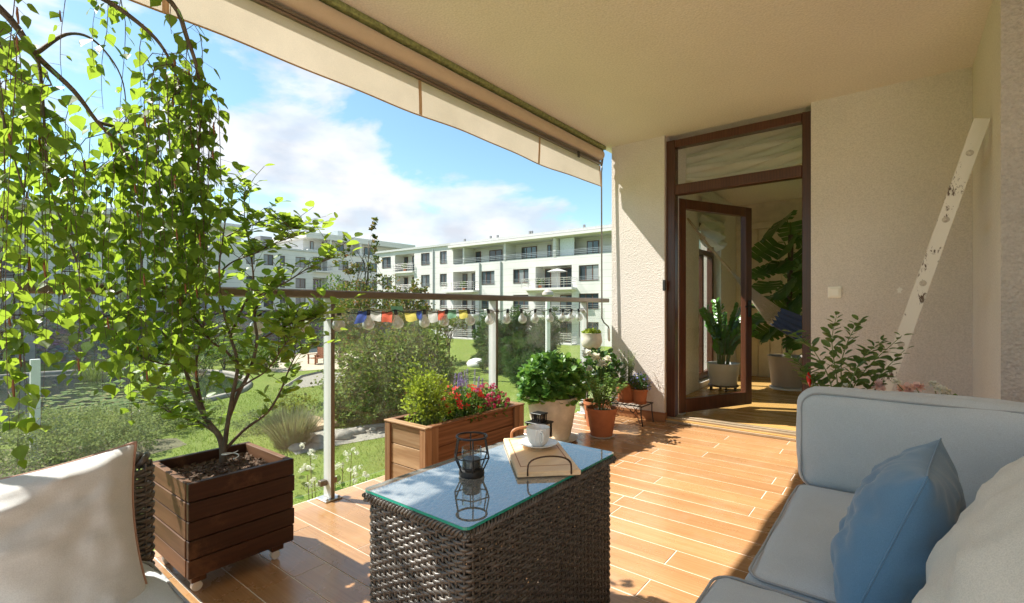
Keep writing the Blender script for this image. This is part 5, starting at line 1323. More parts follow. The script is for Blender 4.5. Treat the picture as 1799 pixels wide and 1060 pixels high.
for (px_, py_, s) in ((1545, 680, .03), (1592, 684, .032), (1610, 682, .028), (1653, 686, .022), (1662, 690, .02), (1485, 682, .022), (1575, 672, .018), (1640, 676, .018)):
    p = at_y(px_, py_, 2.53 + RNG.uniform(-.04, .04)); pts, out = dome(40, p, (s, s, s*.8), .6, -.5)
    leaf_obj('bloom', T_OVAL, np.array(p) + (pts-np.array(p))*.35, out + RNG.normal(size=out.shape)*.2, np.array((0, -.3, 1)) - out*.6, s*.85*RNG.uniform(.7, 1.1, len(pts)), M['pink_p'] if s > .025 else M['white_p'], t, None)
    MB().tube([c + Vector((0, 0, .4)), c.lerp(p, .5) + Vector((0, 0, .24)), p], .0016, 5, False).build('stem', M['stem'], t)

# ------------------------------------------------------------------ room plants
def monstera_T(cut=5):
    # one lobed leaf: outline with deep side slits
    v = [(0, 0, 0)]; f = []
    for i in range(cut+1): v.append((0, .02 + .95*i/cut, -.01 - .05*(i/cut)**2))
    for sgn in (1, -1):
        for i in range(cut):
            y0 = .02 + .95*i/cut; y1 = .02 + .95*(i+1)/cut; w = .60*math.sin(PI*(.22 + .74*(i+.3)/cut))**.7
            b = len(v); g = (y1-y0)
            v += [(sgn*w*.84, y0 - .05 + .10*(i/cut), .03), (sgn*w, y0 - .10 + g*.25 + .16*(i/cut), -.05), (sgn*w*.98, y0 - .08 + g*.75 + .16*(i/cut), -.05), (sgn*w*.84, y0 - .05 + g*.98 + .10*(i/cut), .03)]
            q = [(1+i, b, b+3, 2+i), (b, b+1, b+2, b+3)]; f += q if sgn > 0 else [x[::-1] for x in q]
    return (np.array(v), f)
TM = monstera_T()
c = Vector((-1.06, 6.72, .03)); t = thing('potted_monstera', 'tall monstera with slit leaves in a taupe pot in the room', 'potted plant', c)
q = MB().lathe([(.19, .03), (.20, .035), (.20, .055), (.14, .06)], c, 32, cap0=True).build('pot_base', M['whitepot'], t, 'auto')
MB().lathe([(.17, .062), (.175, .07), (.215, .42), (.222, .43), (.21, .43), (.205, .38)], c, 40).build('pot', M['greypot'], t, 'auto'); MB().lathe([(.206, .39), (.001, .39)], c, 24, cap0=False).build('soil', M['soil'], t)
MB().tube([c + Vector((.0, .02, .36)), c + Vector((.03, .04, 1.9))], .03, 8).build('moss_pole', M['bark'], t)
P_, A_, N_, S_ = [], [], [], []; rm = random.Random(12)
lv = [(1365, 400, .40), (1345, 440, .36), (1385, 435, .36), (1372, 470, .30), (1400, 480, .34), (1345, 505, .30), (1335, 560, .26), (1365, 540, .32), (1395, 545, .34), (1412, 520, .34), (1352, 590, .26), (1345, 585, .3), (1400, 600, .28), (1380, 510, .34), (1410, 460, .3), (1335, 480, .28), (1415, 565, .3), (1340, 530, .28), (1375, 575, .3), (1355, 470, .3), (1395, 410, .32), (1420, 430, .34), (1425, 490, .34)]
mb = MB()
for (px_, py_, s) in lv:
    dep = 5.9 + rm.uniform(-.35, .25); p = at_d(px_, py_, dep); trunk = c + Vector((.03, .03, max(.5, min(1.85, p.z-c.z-.12))))
    ax_ = (p - trunk); ax_.z = 0; ax_ = (ax_.normalized() + Vector((rm.uniform(-.4, .4), rm.uniform(-.7, .1), rm.uniform(-1.0, -.3)))).normalized()
    a0 = p - ax_*s*.5
    mb.tube([trunk, trunk.lerp(a0, .5) + Vector((0, 0, .10)), a0], .007, 5, False)
    P_.append(a0); A_.append(ax_); N_.append((rm.uniform(-.8, .1), rm.uniform(-1.0, -.4), rm.uniform(.3, .9))); S_.append(s)
mb.build('stalks', M['stem'], t, True)
leaf_parts('leaf', TM, P_, A_, N_, S_, M['lf_mon'], t, 300)
c = Vector((-1.69, 6.30, .03)); t = thing('potted_zz_plant', 'upright glossy zz plant in a pale pot behind the door pane', 'potted plant', c)
dl = thing('plant_dolly', 'small round dolly on black castors beneath the pale pot', 'plant dolly', c)
MB().lathe([(.17, .055), (.175, .06), (.175, .072), (.17, .075), (.001, .075)], c, 32).build('disc', M['rail'], dl, 'auto')
for k in range(4):
    a = .5 + k*PI/2; x, y = c.x+.14*math.cos(a), c.y+.14*math.sin(a); MB().tube([(x-.012, y, c.z+.024), (x+.012, y, c.z+.024)], .0235, 12).tube([(x, y, c.z+.03), (x, y, c.z+.056)], .008, 6).build('castor', M['blackpl'], dl, 'auto')
cz = c + Vector((0, 0, .076))
MB().lathe([(.15, 0), (.155, .006), (.185, .25), (.19, .26), (.18, .26), (.175, .22)], cz, 36).build('pot', M['whitepot'], t, 'auto'); MB().lathe([(.176, .23), (.001, .23)], cz, 24, cap0=False).build('soil', M['soil'], t)
mb = MB(); pp, aa, nn, ss = [], [], [], []
for k in range(20):
    az = k*2.4; sp = .08 + .36*(k/20)*RNG.uniform(.6, 1.1); h = RNG.uniform(.50, .80)*(1-.25*k/20); q0 = cz + Vector((.06*math.cos(az), .06*math.sin(az), .22)); q1 = q0 + Vector((sp*math.cos(az), sp*math.sin(az), h)); q1.x = max(q1.x, -1.88); mid = q0.lerp(q1, .5) + Vector((-.25*sp*math.cos(az), -.25*sp*math.sin(az), .05)); pth = smooth_path([q0, mid, q1], 14)
    mb.tube(pth, [.008-.0004*i for i in range(15)], 6)
    for i in [3.5 + .8*q for q in range(14)]:
        i0 = int(i); d = (pth[i0]-pth[i0-1]).normalized()
        for s in (1, -1):
            sd = d.cross(Vector((-.5, -.8, .2))).normalized()*s; a = (sd + d*.75).normalized(); pp.append(tuple(pth[i0].lerp(pth[min(14, i0+1)], i-i0) + a*.01)); aa.append(tuple(a)); nn.append((RNG.normal()*.3 - .1, -.8 + RNG.normal()*.3, .6)); ss.append(RNG.uniform(.055, .085))
mb.build('stalks', M['stem'], t, True); leaf_parts('leaf', T_OVAL, pp, aa, nn, ss, M['lf_zz'], t, 300)
# ================================================================== garden and houses
G = -2.9
def gp(px, py, z=None): return at_floor(px, py, G if z is None else z)
def poly(name, pts, z, mat):
    mb = MB(); mb.add([(p[0], p[1], z) for p in pts], [tuple(range(len(pts)))]); return S(mb.build(name, mat))
def blob(cx, cy, rx, ry, n=36, seed=0, rot=0, rough=.18):
    out = []
    for k in range(n):
        a = 2*PI*k/n; r = 1 + rough*mnoise.noise((math.cos(a)*1.5+seed, math.sin(a)*1.5, seed)) ; x = rx*r*math.cos(a); y = ry*r*math.sin(a)
        out.append((cx + x*math.cos(rot)-y*math.sin(rot), cy + x*math.sin(rot)+y*math.cos(rot)))
    return out
m, nt, b = new_mat('lawn'); v = coords(nt)
n1 = nz(nt, v, .18, 5, .6); n2 = nz(nt, v, 1.6, 6, .7); n3 = nz(nt, v, 22, 3, .7)
cc = ramp(nt, n2, [(.3, (.12, .18, .035)), (.55, (.175, .235, .045)), (.75, (.24, .28, .075))]).outputs[0]
cc = mixc(nt, .35, cc, ramp(nt, n1, [(.35, (.13, .19, .03)), (.65, (.25, .28, .06))]).outputs[0]); cc = mixc(nt, .3, cc, ramp(nt, n3, [(.35, (.07, .11, .02)), (.65, (.24, .30, .05))]).outputs[0])
lk(nt, cc, b.inputs['Base Color']); b.inputs['Roughness'].default_value = .9; b.inputs['Specular IOR Level'].default_value = .2; bump(nt, b, n3, .8, .06); M['lawn'] = m
M['sand'] = plain('sand', (.48, .41, .31), .95, var=.15, vscale=2, bmp=.5, bscale=14)
M['gravel'] = plain('gravel', (.27, .25, .21), .95, var=.35, vscale=9, bmp=.9, bscale=20)
M['earth'] = plain('earth', (.13, .12, .06), .95, var=.3, vscale=4, bmp=.6, bscale=20)
M['stone'] = plain('boulder', (.32, .29, .25), .85, var=.25, vscale=5, bmp=.5, bscale=14)
m, nt, b = new_mat('pond_water'); b.inputs['Base Color'].default_value = (.02, .03, .025, 1); b.inputs['Roughness'].default_value = .04; b.inputs['Specular IOR Level'].default_value = .9
bump(nt, b, nz(nt, coords(nt), 2.2, 3, .6), .12, .05); M['water'] = m
M['lily'] = leaf('lily_pad', (.13, .20, .05), (.2, .3, .05), .1, .35, .35, 2.0, (.42, .30, .14), .58)
M['cap'] = plain('wall_cap', (.62, .61, .58), .8)
m, nt, b = new_mat('dry_stone'); v = coords(nt, (1, 1, 1.6)); vo = nt.nodes.new('ShaderNodeTexVoronoi'); vo.inputs['Scale'].default_value = 3.2; lk(nt, v, vo.inputs[0])
lk(nt, mixc(nt, .5, ramp(nt, vo.outputs['Distance'], [(.1, (.26, .24, .245)), (.6, (.15, .14, .145))]).outputs[0], vo.outputs['Color'], 'SOFT_LIGHT'), b.inputs['Base Color']); b.inputs['Roughness'].default_value = .95; bump(nt, b, vo.outputs['Distance'], 1.0, -.15); M['drystone'] = m
lw = poly('lawn', [(-700, -600), (300, -600), (300, 800), (-700, 800)], G, M['lawn'])

# pond with lily pads and its stone rim
pc = gp(135, 700); pond = blob(pc.x-2.5, pc.y-1.5, 9.5, 9.0, 48, 2, -.2)
poly('pond', pond, G+.02, M['water'])
rim = S(MB().tube([(x, y, G+.03) for x, y in pond], .16, 6, closed=True).build('pond_rim', M['stone'], smooth=True))
pads = MB(); rl_ = random.Random(2)
pos_l = []
for k in range(420):
    q = gp(rl_.gauss(205, 75), rl_.gauss(712, 16)); 
    if ((q.x-pc.x+2.5)/8.6)**2 + ((q.y-pc.y+1.5)/8.2)**2 > 1: continue
    r = rl_.uniform(.10, .24); a0 = rl_.uniform(0, 6.28); n = 9; zz = G + .028 + rl_.uniform(0, .012)
    pads.add([(q.x, q.y, zz)] + [(q.x + r*math.cos(a0+5.7*i/n), q.y + r*math.sin(a0+5.7*i/n), zz + rl_.uniform(0, .02)) for i in range(n+1)], [(0, i+1, i+2) for i in range(n)])
o = pads.build('lily_pads', M['lily']); tag(o, 'green and rusty water lily pads floating on the garden pond', 'lily pads', kind='stuff')
def reeds(base, n, h, mat, label, name='reeds', spread=.6, cat='grass'):
    base = Vector(base); a = RNG.uniform(0, 6.28, n); r = spread*.35*RNG.random(n)**.5
    p = np.stack([base.x + r*np.cos(a), base.y + r*np.sin(a), np.full(n, base.z)], 1); ax = np.stack([np.cos(a)*r/spread*2*.5 + RNG.normal(size=n)*.22, np.sin(a)*r/spread*2*.5 + RNG.normal(size=n)*.22, np.ones(n)], 1)
    T = (np.array([(-.012, 0, 0), (.012, 0, 0), (.010, .6, .03), (-.010, .6, .03), (.0, 1, .14)]), [(0, 1, 2, 3), (3, 2, 4)])
    t = thing(name, label, cat, base); leaf_obj('blades', T, p, ax, np.stack([np.cos(a), np.sin(a), np.zeros(n)], 1), h*RNG.uniform(.6, 1.1, n), M[mat], t); return t
M['reed'] = leaf('reed', (.16, .22, .05), (.3, .4, .08), .3, .6, .3, 3)
M['ograss'] = leaf('ornamental_grass', (.20, .21, .11), (.3, .32, .12), .3, .7, .25, 3)
reeds(gp(165, 668), 160, 1.3, 'reed', 'tall green reeds at the far bank of the pond', spread=1.6)
reeds(gp(330, 655), 160, 1.2, 'reed', 'green reeds beside the young tree at the pond edge', spread=1.8)
reeds(gp(513, 782), 900, 1.15, 'ograss', 'rounded clump of greyish ornamental grass by the gravel stream', 'ornamental_grass', 1.35)

# paths, sand, stream, boulders, boardwalk
poly('sand_pit', [gp(*q) for q in ((440, 642), (470, 622), (560, 612), (640, 618), (720, 622), (700, 634), (640, 648), (560, 650), (490, 655))], G+.012, M['sand'])
poly('path', [gp(*q) for q in ((498, 678), (530, 660), (572, 655), (610, 655), (612, 672), (570, 676), (530, 682))], G+.008, M['gravel'])
S(MB().tube([gp(*q, G+.03) for q in ((505, 678), (530, 662), (560, 655), (590, 652))], .09, 5).build('path_edging', M['stone']))
poly('gravel_stream', [gp(*q) for q in ((500, 778), (560, 757), (640, 750), (720, 742), (760, 745), (750, 760), (680, 768), (600, 782), (520, 800))], G+.01, M['gravel'])
poly('flower_bed', [gp(*q) for q in ((-60, 800), (0, 790), (120, 786), (240, 775), (310, 770), (330, 782), (260, 800), (200, 830), (60, 900), (-200, 960))], G+.006, M['earth'])
S(MB().tube([gp(*q, G+.05) for q in ((585, 765), (640, 752), (700, 745), (760, 738))], .09, 6).build('stream_edging', M['stone']))
rk = random.Random(6)
def boulder(q, r, label, mat='stone', fl=.6, grp=None):
    q = Vector(q); vs = []; fs = []; n, mm = 9, 6; s = rk.uniform(0, 50)
    for j in range(mm+1):
        th = PI*j/mm
        for i in range(n):
            a = 2*PI*i/n; d = Vector((math.sin(th)*math.cos(a), math.sin(th)*math.sin(a), math.cos(th)*fl)); k = r*(1 + .35*mnoise.noise(d*1.3 + Vector((s, 0, 0)))); vs.append(q + d*k + Vector((0, 0, r*fl*.5)))
    for j in range(mm):
        for i in range(n): fs.append((j*n+i, (j+1)*n+i, (j+1)*n+(i+1) % n, j*n+(i+1) % n))
    o = MB().add(vs, fs).build('boulder', M[mat], smooth=True); tag(o, label, 'boulder', grp); return o
for (px_, py_, r) in ((604, 770, .30), (622, 763, .20), (634, 761, .17), (560, 776, .22), (545, 768, .15), (655, 757, .13), (690, 752, .16), (520, 790, .2), (575, 762, .12)):
    boulder(gp(px_, py_), r, 'rounded tan boulder lying in the gravel stream', grp='boulders in the gravel stream')
boulder(gp(840, 644), .75, 'white rock on the lawn below the dark pine', 'cap', .5)
bw = thing('boardwalk', 'short wooden boardwalk beside the ornamental grass clump', 'boardwalk', gp(545, 748)); q = gp(545, 748)
M['deck'] = wood('deck_wood', [(.36, .24, .14), (.46, .32, .2), (.55, .4, .27)], 0, .7, 4, .3)
for i in range(7): MB().box(q.x-.9, q.x+.9, q.y-.5+i*.15, q.y-.5+i*.15+.14, G+.02, G+.16, .01).build('plank', M['deck'], bw)
gc = gp(556, 640); q = gc; ch_ = thing('garden_chair', 'reddish slatted wooden garden chair standing in the sand pit', 'chair', q)
M['redwood'] = wood('red_wood', [(.20, .07, .03), (.28, .10, .05), (.36, .15, .08)], 2, .6, 4, .2)
for i in range(6): MB().box(q.x-.42+i*.14, q.x-.30+i*.14, q.y+.32, q.y+.36, G+.40, G+1.15).build('back_slat', M['redwood'], ch_)
for i in range(4): MB().box(q.x-.42, q.x+.40, q.y-.32+i*.16, q.y-.19+i*.16, G+.40, G+.44).build('seat_slat', M['redwood'], ch_)
for sx in (-1, 1):
    for sy in (-1, 1): MB().box(q.x+sx*.45-.04, q.x+sx*.45+.04, q.y+sy*.32-.04, q.y+sy*.32+.04, G, G+.66).build('leg', M['redwood'], ch_)
    MB().box(q.x+sx*.45-.07, q.x+sx*.45+.07, q.y-.42, q.y+.42, G+.66, G+.70).build('armrest', M['redwood'], ch_)
def lamp(q, h, r, mat, label, head='cap'):
    q = Vector(q); t = thing('garden_lamp', label, 'lamp post', q); MB().tube([q, q + Vector((0, 0, h))], r, 10).build('pole', M[mat], t, 'auto')
    if head == 'cap': MB().lathe([(r*1.6, 0), (r*2.4, .08), (r*2.2, .16), (r*.8, .24), (.01, .26)], q + Vector((0, 0, h)), 14).build('lamp_head', M['greypot'], t, 'auto')
    else: MB().lathe([(r*1.2, 0), (r*2.2, .05), (r*3.0, .30), (r*3.6, .31), (.01, .42)], q + Vector((0, 0, h)), 14).build('lamp_head', M[mat], t, 'auto')
    return t
lamp(gp(963, 766), 4.25, .075, 'whitepot', 'tall white lamp post beyond the glass near the pines')
lamp(gp(769, 648), 3.3, .07, 'black', 'slim black lamp post on the lawn by the big shrub', 'lantern')
q = gp(62, 808); wp = MB().tube([q, q + Vector((0, 0, 2.6))], .13, 4).build('white_upright', M['whitepot']); tag(wp, 'square white upright standing in the shrubs by the pond', 'post')  # plain upright put in for a pale vertical streak

# grass blades over the lawn that lies nearest
N_ = 52000; x = RNG.uniform(-24, -7.5, N_); y = RNG.uniform(2, 22, N_); k = (y > -x*.30) & (y < -x*1.05); x, y = x[k], y[k]
bad = ((x-pc.x+2.5)/9.8)**2 + ((y-pc.y+1.5)/9.3)**2 < 1; x, y = x[~bad], y[~bad]
def inside(x, y, P):
    c = np.zeros(len(x), bool); j = len(P)-1
    for i in range(len(P)):
        c ^= ((P[i][1] > y) != (P[j][1] > y)) & (x < (P[j][0]-P[i][0])*(y-P[i][1])/(P[j][1]-P[i][1]+1e-12)+P[i][0]); j = i
    return c
for nm in ('sand_pit', 'path', 'gravel_stream', 'flower_bed'):
    ob = bpy.data.objects[nm]; P = [(v_.co.x + ob.location.x, v_.co.y + ob.location.y) for v_ in ob.data.vertices]; kk = ~inside(x, y, P); x, y = x[kk], y[kk]
n = len(x); T = (np.array([(-.12, 0, 0), (.12, 0, 0), (0, 1, .2)]), [(0, 1, 2)])
M['blade'] = leaf('grass_blade', (.19, .28, .04), (.3, .4, .05), .35, .7, .3, 1.2)
gro = leaf_obj('grass', T, np.stack([x, y, np.full(n, G)], 1), RNG.normal(size=(n, 3))*.45 + np.array((0, 0, 1)), RNG.normal(size=(n, 3))*np.array((1, 1, .1)), RNG.uniform(.04, .10, n), M['blade'], None)
tag(gro, 'short green grass blades covering the garden lawn', 'grass')

# ------------------------------------------------------------------ shrubs and trees
def tree(name, label, base, parts, size, mat, trunk=None, cat='tree', group=None, T=T_QUAD, upb=.4, stems=1, power=.5, jit=.35):
    base = Vector(base); t = thing(name, label, cat, base, group)
    P = []; O = []
    for (dx, dy, dz, rx, ry, rz, n) in parts:
        nc = max(6, n//34)    # leaf clumps inside each lobe
        c0, u0 = dome(nc, (base.x+dx, base.y+dy, base.z+dz), (rx, ry, rz), power, -.9)
        for cc_, uu in zip(c0, u0):
            s = jit*min(rx, rz)*RNG.uniform(.5, 1.1); m_ = 34; pp_ = cc_ + RNG.normal(size=(m_, 3))*s*np.array((.55, .55, .38)); P.append(pp_); O.append(norm(norm(pp_-cc_)*.6 + uu))
    P = np.concatenate(P); O = np.concatenate(O); kk = P[:, 2] > base.z + .03; P = P[kk]; O = O[kk]; n = len(P)
    leaf_obj('crown', T, P, O + RNG.normal(size=(n, 3))*.7, np.array((0, 0, upb)) + O*.5 + RNG.normal(size=(n, 3))*.5, size*RNG.uniform(.6, 1.3, n), M[mat], t)
    if trunk:
        r, h = trunk; mb = MB()
        for s in range(stems):
            o_ = Vector((RNG.uniform(-.3, .3), RNG.uniform(-.3, .3), 0))*(s > 0); mb2 = smooth_path([base + o_*.3, base + o_ + Vector((.04*h*RNG.normal(), .04*h*RNG.normal(), h*.5)), base + o_*2.2 + Vector((.06*h*RNG.normal(), .06*h*RNG.normal(), h))], 10)
            MB().tube(mb2, [r*(1-.7*i/10) for i in range(11)], 7).build('trunk', M['bark'], t, True)
        lb = MB()
        for i in RNG.choice(n, min(26, n), replace=False):
            a = base + Vector((0, 0, h*RNG.uniform(.35, .9))); b_ = Vector(P[i]); lb.tube([a, a.lerp(b_, .5) + Vector((0, 0, .05*h)), b_], [r*.35, r*.2, r*.06], 4, False)
        lb.build('limbs', M['bark'], t)['kind'] = 'stuff'
    return t
def lfm(nm, c, tc, **kw): M[nm] = leaf(nm, c, tc, rough=.65, spec=.12, **kw); return nm
lfm('sh_bronze', (.10, .155, .035), (.28, .36, .06), trans=.35, vscale=1.6, var=.45, accent=(.17, .085, .05), acc=.56)
lfm('sh_red', (.10, .15, .035), (.26, .3, .05), trans=.3, vscale=1.2, var=.4, accent=(.36, .16, .07), acc=.54)
lfm('sh_green', (.085, .16, .03), (.22, .34, .04), trans=.35, vscale=1.0, var=.4)
lfm('sh_pine', (.085, .17, .05), (.2, .32, .07), trans=.25, vscale=1.4, var=.45)
lfm('sh_grey', (.20, .26, .09), (.36, .44, .14), trans=.3, vscale=2.0, var=.4)
lfm('sh_lime', (.22, .27, .035), (.4, .46, .05), trans=.35, vscale=2.0, var=.3)
tree('bronze_shrub', 'big dark bronze-green shrub on the lawn behind the trough', gp(690, 738),
     [(0, 0, 1.7, 1.9, 1.9, 1.5, 6500), (-1.0, -.5, 1.2, 1.3, 1.3, 1.0, 2600), (1.2, .8, 1.3, 1.2, 1.3, 1.0, 2600), (.1, .2, .7, 2.1, 2.0, .7, 3000), (.9, .5, 2.6, 1.0, 1.0, .7, 1200), (-.8, -.2, 2.6, .9, .9, .6, 1000)], .115, 'sh_bronze', (.09, 2.2), 'shrub', stems=4)
tree('green_shrub', 'lighter green spreading shrub at the foot of the bronze shrub', gp(640, 742), [(0, 0, .6, 1.5, 1.4, .6, 2600), (-.7, -.3, .4, .9, .9, .4, 1000)], .10, 'sh_green', (.04, .6), 'shrub', stems=3)
tree('lime_bush', 'small lime green bush by the ornamental grass', gp(520, 738), [(0, 0, .45, .7, .7, .45, 1100)], .08, 'sh_lime', (.03, .4), 'shrub', stems=3)
B_ = gp(640, 662)
tree('red_leaved_tree', 'slender tree with reddish young leaves and bare spiky tops', B_, [(0, 0, 4.0, 1.9, 1.9, 1.8, 2600), (-.7, -.5, 6.2, .7, .7, 1.2, 380), (.6, .5, 6.6, .5, .5, 1.5, 300), (1.3, .9, 5.2, .9, .9, .9, 380), (-1.0, -.6, 7.5, .25, .25, .9, 90), (.5, .4, 8.3, .25, .25, .8, 90), (0, 0, 2.3, 1.6, 1.6, 1.0, 1200)], .15, 'sh_red', (.06, 7.8), stems=3)
tree('round_tree', 'bushy green tree left of the red-leaved one before the houses', gp(598, 640), [(0, 0, 3.6, 1.7, 1.7, 2.4, 2800)], .18, 'sh_green', (.14, 4.5))
tree('round_tree', 'green tree with rusty tips in front of the corner of the houses', gp(718, 637), [(0, 0, 3.4, 1.8, 1.8, 2.0, 2600), (.3, .2, 5.0, .8, .8, 1.0, 500)], .18, 'sh_red', (.14, 4.5))
tree('young_tree', 'thin young tree with dark flat crown near the black lamp post', gp(788, 650), [(0, 0, 2.9, 1.3, 1.3, .6, 1100)], .13, 'sh_bronze', (.05, 2.7))
tree('young_tree', 'thin young tree with sparse crown beside the big bronze shrub', gp(745, 655), [(0, 0, 2.8, 1.1, 1.1, .6, 800)], .13, 'sh_bronze', (.05, 2.6))
T_PINE = (np.array([(-.09, 0, 0), (.09, 0, 0), (.05, 1, .02), (-.05, 1, .02), (0, 0, -.09), (0, 0, .09), (0, 1, .05), (0, 1, -.05)]), [(0, 1, 2, 3), (4, 5, 6, 7)])
for (px_, py_, lab, k) in ((880, 655, 'tall dark pine shrub on the lawn behind the second post', 1.0), (918, 680, 'wide dark pine shrub behind the sedum pot', .75), (945, 655, 'further dark pine shrub near the white lamp post', 1.0), (858, 640, 'narrow leaning pine shrub beside the white rock', .8)):
    tree('pine_shrub', lab, gp(px_, py_), [(0, 0, 1.6*k, 1.1*k, 1.1*k, 1.5*k, 3000), (.7*k, .4*k, 2.6*k, .6*k, .6*k, 1.3*k, 1300), (-.6*k, -.4*k, 2.5*k, .5*k, .5*k, 1.3*k, 1000), (0, 0, .7*k, 1.4*k, 1.3*k, .7*k, 1500)], .26*k, 'sh_pine', (.1, 2.4*k), 'shrub', T=T_PINE, upb=.2, stems=3, jit=.3)
hd = [(8, 812, 1.5), (70, 800, 1.4), (120, 792, 1.5), (175, 786, 1.3), (228, 772, 1.2), (265, 758, 1.2), (110, 770, 1.1), (165, 762, 1.1), (300, 750, 1.1), (40, 830, 1.4), (110, 825, 1.3), (340, 742, 1.0), (215, 800, 1.0), (460, 755, .9)]
for i, (px_, py_, k) in enumerate(hd):
    tree('spirea_shrub', 'low grey-green spirea shrub between the pond and the terrace', gp(px_, py_), [(0, 0, .38*k, .95*k, .95*k, .42*k, 1900)], .062, 'sh_grey', None, 'shrub', 'spirea shrubs below the terrace', power=.35, jit=.4)
for i, (px_, py_, k) in enumerate(((430, 640, 1.2), (470, 650, 1.0), (395, 650, 1.3), (330, 640, 1.4), (600, 632, 1.2))):
    tree('garden_bush', 'mid green bush on the lawn in front of the dark stone wall', gp(px_, py_), [(0, 0, .8*k, 1.4*k, 1.4*k, .9*k, 1300)], .16, 'sh_green', (.05, .8), 'shrub', 'bushes before the stone wall', stems=3)
# white panicles just outside the glass
b0 = Vector((-3.35, 2.05, G)); t = thing('white_flowering_shrub', 'shrub with white flower panicles just outside the glass', 'shrub', b0)
for (px_, py_, dd, s) in ((545, 800, 3.5, .10), (540, 825, 3.4, .10), (603, 812, 3.6, .09), (618, 796, 3.7, .08), (622, 828, 3.5, .08), (590, 838, 3.5, .06), (645, 836, 3.6, .06), (553, 845, 3.3, .07)):
    p = at_d(px_, py_, dd); MB().tube([b0, b0.lerp(p, .6) + Vector((0, 0, -.1)), p], [.012, .006, .002], 5, False).build('stem', M['twig'], t)
    cs_ = np.array(p) + RNG.normal(size=(5, 3))*s*np.array((.42, .42, .36)); ii_ = RNG.integers(0, 5, 80); u_ = rnd_unit(80)
    flowers(t, cs_[ii_] + u_*(s*.20*RNG.uniform(.5, 1.2, 80))[:, None], u_ + np.array((0, 0, .4)), .016, 'white_p', 'panicle')
    k_ = 10; pos = np.array([b0.lerp(p, u_) for u_ in RNG.uniform(.8, .98, k_)]) + RNG.normal(size=(k_, 3))*.05
    leaf_obj('foliage', T_OVAL, pos, rnd_unit(k_), rnd_unit(k_) + np.array((0, 0, 1)), RNG.uniform(.04, .07, k_), M['lf_mid'], t)

# ------------------------------------------------------------------ long stone wall in front of the houses
sw_ = thing('stone_wall', 'long dark stone retaining wall with pale cap before the houses', 'wall', (-47, 26, G))
MB().box(-47.4, -46.8, 6, 42, G, .78).build('masonry', M['drystone'], sw_)
MB().box(-47.5, -46.7, 6, 42, .785, .93, .02).build('cap', M['cap'], sw_)

# ------------------------------------------------------------------ houses
m, nt, b = new_mat('white_cladding'); v = coords(nt); sp = nt.nodes.new('ShaderNodeSeparateXYZ'); lk(nt, v, sp.inputs[0])
fr_ = nt.nodes.new('ShaderNodeMath'); fr_.operation = 'FRACT'; ml = nt.nodes.new('ShaderNodeMath'); ml.operation = 'MULTIPLY'; ml.inputs[1].default_value = 1/.7; lk(nt, sp.outputs[2], ml.inputs[0]); lk(nt, ml.outputs[0], fr_.inputs[0])
n_ = nz(nt, v, .5, 5, .6); base_ = ramp(nt, n_, [(.3, (.62, .60, .585)), (.7, (.71, .69, .67))]).outputs[0]
lk(nt, mixc(nt, ramp(nt, fr_.outputs[0], [(.0, (.5, .5, .5)), (.055, (.5, .5, .5)), (.06, (0, 0, 0))]).outputs[0], base_, (.36, .35, .33)), b.inputs['Base Color']); b.inputs['Roughness'].default_value = .9; M['clad'] = m
M['brownframe'] = plain('brown_frame', (.12, .055, .035), .5)
m, nt, b = new_mat('house_pane'); oi = nt.nodes.new('ShaderNodeObjectInfo')
lk(nt, ramp(nt, oi.outputs['Random'], [(.0, (.03, .04, .05)), (.5, (.05, .065, .08)), (.72, (.12, .14, .16)), (1, (.34, .36, .37))]).outputs[0], b.inputs['Base Color']); b.inputs['Roughness'].default_value = .05; b.inputs['Specular IOR Level'].default_value = .8
vn = nz(nt, coords(nt), 1.5, 2); bump(nt, b, vn, .03, .1); M['hpane'] = m
M['roofm'] = plain('roof_edge', (.5, .5, .49), .6); M['screen'] = plain('screen', (.66, .70, .72), .4); M['vent'] = plain('vent_grey', (.22, .22, .22), .6)
